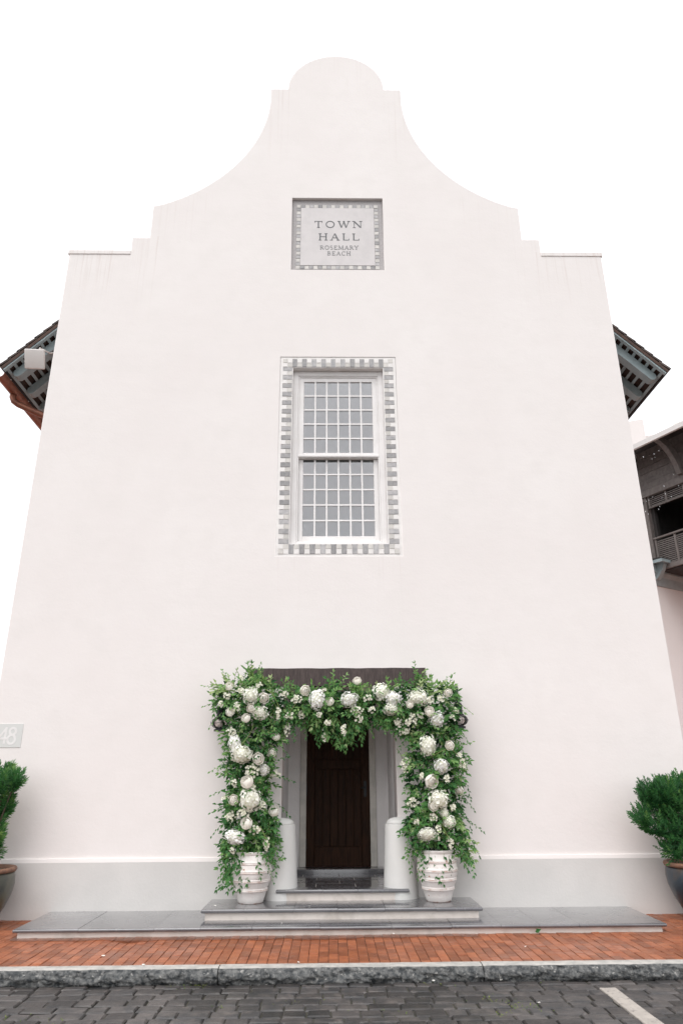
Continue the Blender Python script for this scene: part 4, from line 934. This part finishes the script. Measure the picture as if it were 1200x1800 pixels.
rfb = empty('roof', (9.5, 9, 10.3)); rfb.parent = nb; rfb.matrix_parent_inverse = Matrix.Translation(-nb.location)
for (o0, o1, q0, q1) in ((-2.4, 1.0, 10.28+.28*3.4, 10.28), (-6.6, -2.4, 10.1, 10.28+.28*3.4)):
    MB().box(-1.6, 4.2, o0, o1, 0, .08, lambda s, o, z: bx(s, o, z+q0+(q1-q0)*(o-o0)/(o1-o0))).obj('roof_slab', M_WOODD, rfb)
MB().box(-1.62, 4.22, .98, 1.06, 10.19, 10.33, bx).obj('roof_gutter', M_BOXW, rfb)
for s0 in (1.3, 2.9):
    P = [(0, 9.36), (.13, 9.36), (.20, 9.6), (.34, 9.86), (.58, 10.10), (.86, 10.22), (.86, 10.30), (.5, 10.30), (.22, 10.12), (.06, 9.8)]
    me = MB().prism([(p+.07, q) for p, q in P], lambda p, q, a: bx(a, p, q), s0, s0+.14).mesh('roof_bracket', M_WOODG, fix=True); link('roof_bracket', me, rfb)
O2 = Vector((9.0975, 9.0, 0)); e_ = Vector((.845, .535, 0)).normalized(); m_2 = Vector((e_.y, -e_.x, 0))
def b2(s, o, z): v = O2+e_*s+m_2*o; return (v.x, v.y, z)
MB().box(-2.5, 8, -6, 0, -.05, 6.52, b2).obj('house_wall', M_WALL, nb)
sk = empty('skirt_eave', (9.1, 9, 7)); sk.parent = nb; sk.matrix_parent_inverse = Matrix.Translation(-nb.location)
me = MB().prism([(-.3, 6.521), (.03, 6.521), (.06, 6.60), (.10, 6.75), (.18, 6.86), (.18, 7.05), (-.3, 7.05)], lambda p, q, a: b2(a, p, q), -1.0, 8).mesh('cove', M_BLUE, fix=True); link('cove', me, sk)
MB().box(-.42, 8, -.3, .50, 7.14, 7.18, lambda s, o, z: b2(s, o, z+.06*(.5-o))).obj('eave_slab', M_WOODD, sk)
MB().box(-.42, 8, .44, .52, 7.055, 7.14, b2).obj('fascia', M_BLUE, sk)
MB().box(-.42, -.34, -.3, .44, 7.055, 7.14, b2).obj('fascia', M_BLUE, sk)
for k in range(9):
    s0 = -.12+k*.5
    if k in (0, 4, 8):
        P = [(.04, 6.66), (.13, 6.66), (.2, 6.72), (.33, 6.88), (.42, 7.05), (.42, 7.13), (.12, 7.13), (.04, 7.0)]
        me = MB().prism(P, lambda p, q, a: b2(a, p, q), s0-.08, s0+.08).mesh('eave_bracket', M_BLUE, fix=True); link('eave_bracket', me, sk)
    else: MB().box(s0-.03, s0+.03, .181, .44, 7.06, 7.139, b2).obj('eave_rafter', M_BLUE, sk)
# pale house farther behind
ph = empty('pale_house', (15, 18, 0), 'pale rendered house with stepped parapet rising behind the balcony roof', 'house')
def ro(x, y, z):
    a = R(-24); dx, dy = x-12.6, y-16; return (12.6+dx*math.cos(a)-dy*math.sin(a), 16+dx*math.sin(a)+dy*math.cos(a), z)
MB().box(10, 20, 16.2, 22, -.05, 14.75, ro).obj('house_wall', M_WALL, ph)
MB().box(12.0, 13.0, 15.9, 16.8, 14.2, 15.4, ro).obj('parapet_block', M_WALL, ph)
me = MB().lathe([(.30, 0), (.30, .35), (.24, .5), (.12, .58), (.0001, .6)], 20, (14.5, 15.9, 14.75)).mesh('chimney_cap', M_LIGHTT); me.shade_smooth(); link('chimney_cap', me, ph)

# ------------------------------------------------------------------ rain, petals, weeds
b = MB(); rr_ = random.Random(4)
for (s, o, z) in [(rr_.uniform(.35, 1.7), rr_.uniform(.6, 1.6), rr_.uniform(7.9, 10.0)) for _ in range(24)]:
    c = bx(s, o, z); q = rr_.uniform(.006, .010); b.lathe([(.0001, -2.2*q), (q, -.8*q), (q*.8, .6*q), (.0001, 2.6*q)], 6, c)
setp(b.obj('raindrops', M_DROP, smooth=True, fix=False), 'falling rain drops in front of the dark balcony', 'rain', kind='stuff')
PET = [(-1.72, -2.33, .006), (-.30, -2.30, .008), (.68, -1.12, .012), (1.95, -1.75, .004), (.92, -2.47, -.11), (1.68, -3.15, -.112), (-.55, -.95, .092), (-.25, -.62, .209), (-.47, -.1, .334), (-1.35, -.55, .209), (-2.2, -1.95, .004), (-1.25, -2.46, -.11), (2.2, -2.46, -.11), (1.53, -2.47, -.11), (4.25, -.95, .004)]
pmesh = []
for s in range(3):
    r = random.Random(s+40); q = MB(); n = 7
    q.v = [(0, 0, .004)]+[(.018*math.cos(6.283*k/n)*r.uniform(.7, 1.2), .012*math.sin(6.283*k/n)*r.uniform(.7, 1.2), .004+r.uniform(0, .009)) for k in range(n)]
    q.f = [(0, 1+k, 1+(k+1) % n) for k in range(n)]; pmesh.append(q.mesh('fallen_petal', M_ROSE, smooth=True))
for i, p in enumerate(PET):
    o = link('fallen_petal', pmesh[i % 3], None, loc=p, rot=(0, 0, i*1.3))
    sf = 'dark road setts' if p[2] < -.05 else ('slate treads of the steps' if p[2] > .05 else ('kerb edge' if p[1] < -2.25 else 'red brick paving'))
    setp(o, 'small white fallen petal lying on the '+sf, 'petal', 'white petals fallen on the '+sf)
b = MB()
for (x, y, n_, sp) in [(1.38, -3.05, 40, .12), (1.52, -3.2, 40, .12), (1.30, -3.35, 30, .06), (-1.35, -2.47, 26, .10), (-1.15, -2.47, 18, .05), (-2.3, -3.35, 24, .15), (.95, -2.48, 16, .1), (-1.18, -2.43, 10, .02), (.35, -3.3, 14, .2), (-.9, -3.1, 10, .05), (-.3, -2.95, 8, .2), (2.0, -2.48, 12, .1), (-2.1, -3.5, 20, .1)]:
    for k in range(n_):
        p = Vector((x+rr_.gauss(0, sp), min(-2.45, y+rr_.gauss(0, .03+sp*.25)), -.128)); add_leaf(b, p, Vector((rr_.uniform(-1, 1), rr_.uniform(-1, 1), rr_.uniform(.1, .9))), Vector((0, -.3, 1)), rr_.uniform(.012, .03), rr_.uniform(.004, .009), rr_.random())
setp(b.obj('moss_and_weeds', M_MOSS, fix=False), 'tiny weeds and moss growing in the sett joints', 'weeds', kind='stuff')
lf = MB(); add_leaf(lf, Vector((2.22, -1.13, .02)), Vector((.8, -.3, .5)), Vector((0, -.8, .5)), .07, .045, .25); add_leaf(lf, Vector((2.24, -1.13, .012)), Vector((-.4, -.5, .4)), Vector((0, -.8, .5)), .05, .03, .3)
setp(lf.obj('weed_sprig', M_LEAF, fix=False), 'small green leaf sprig at the foot of the lowest riser', 'weed')
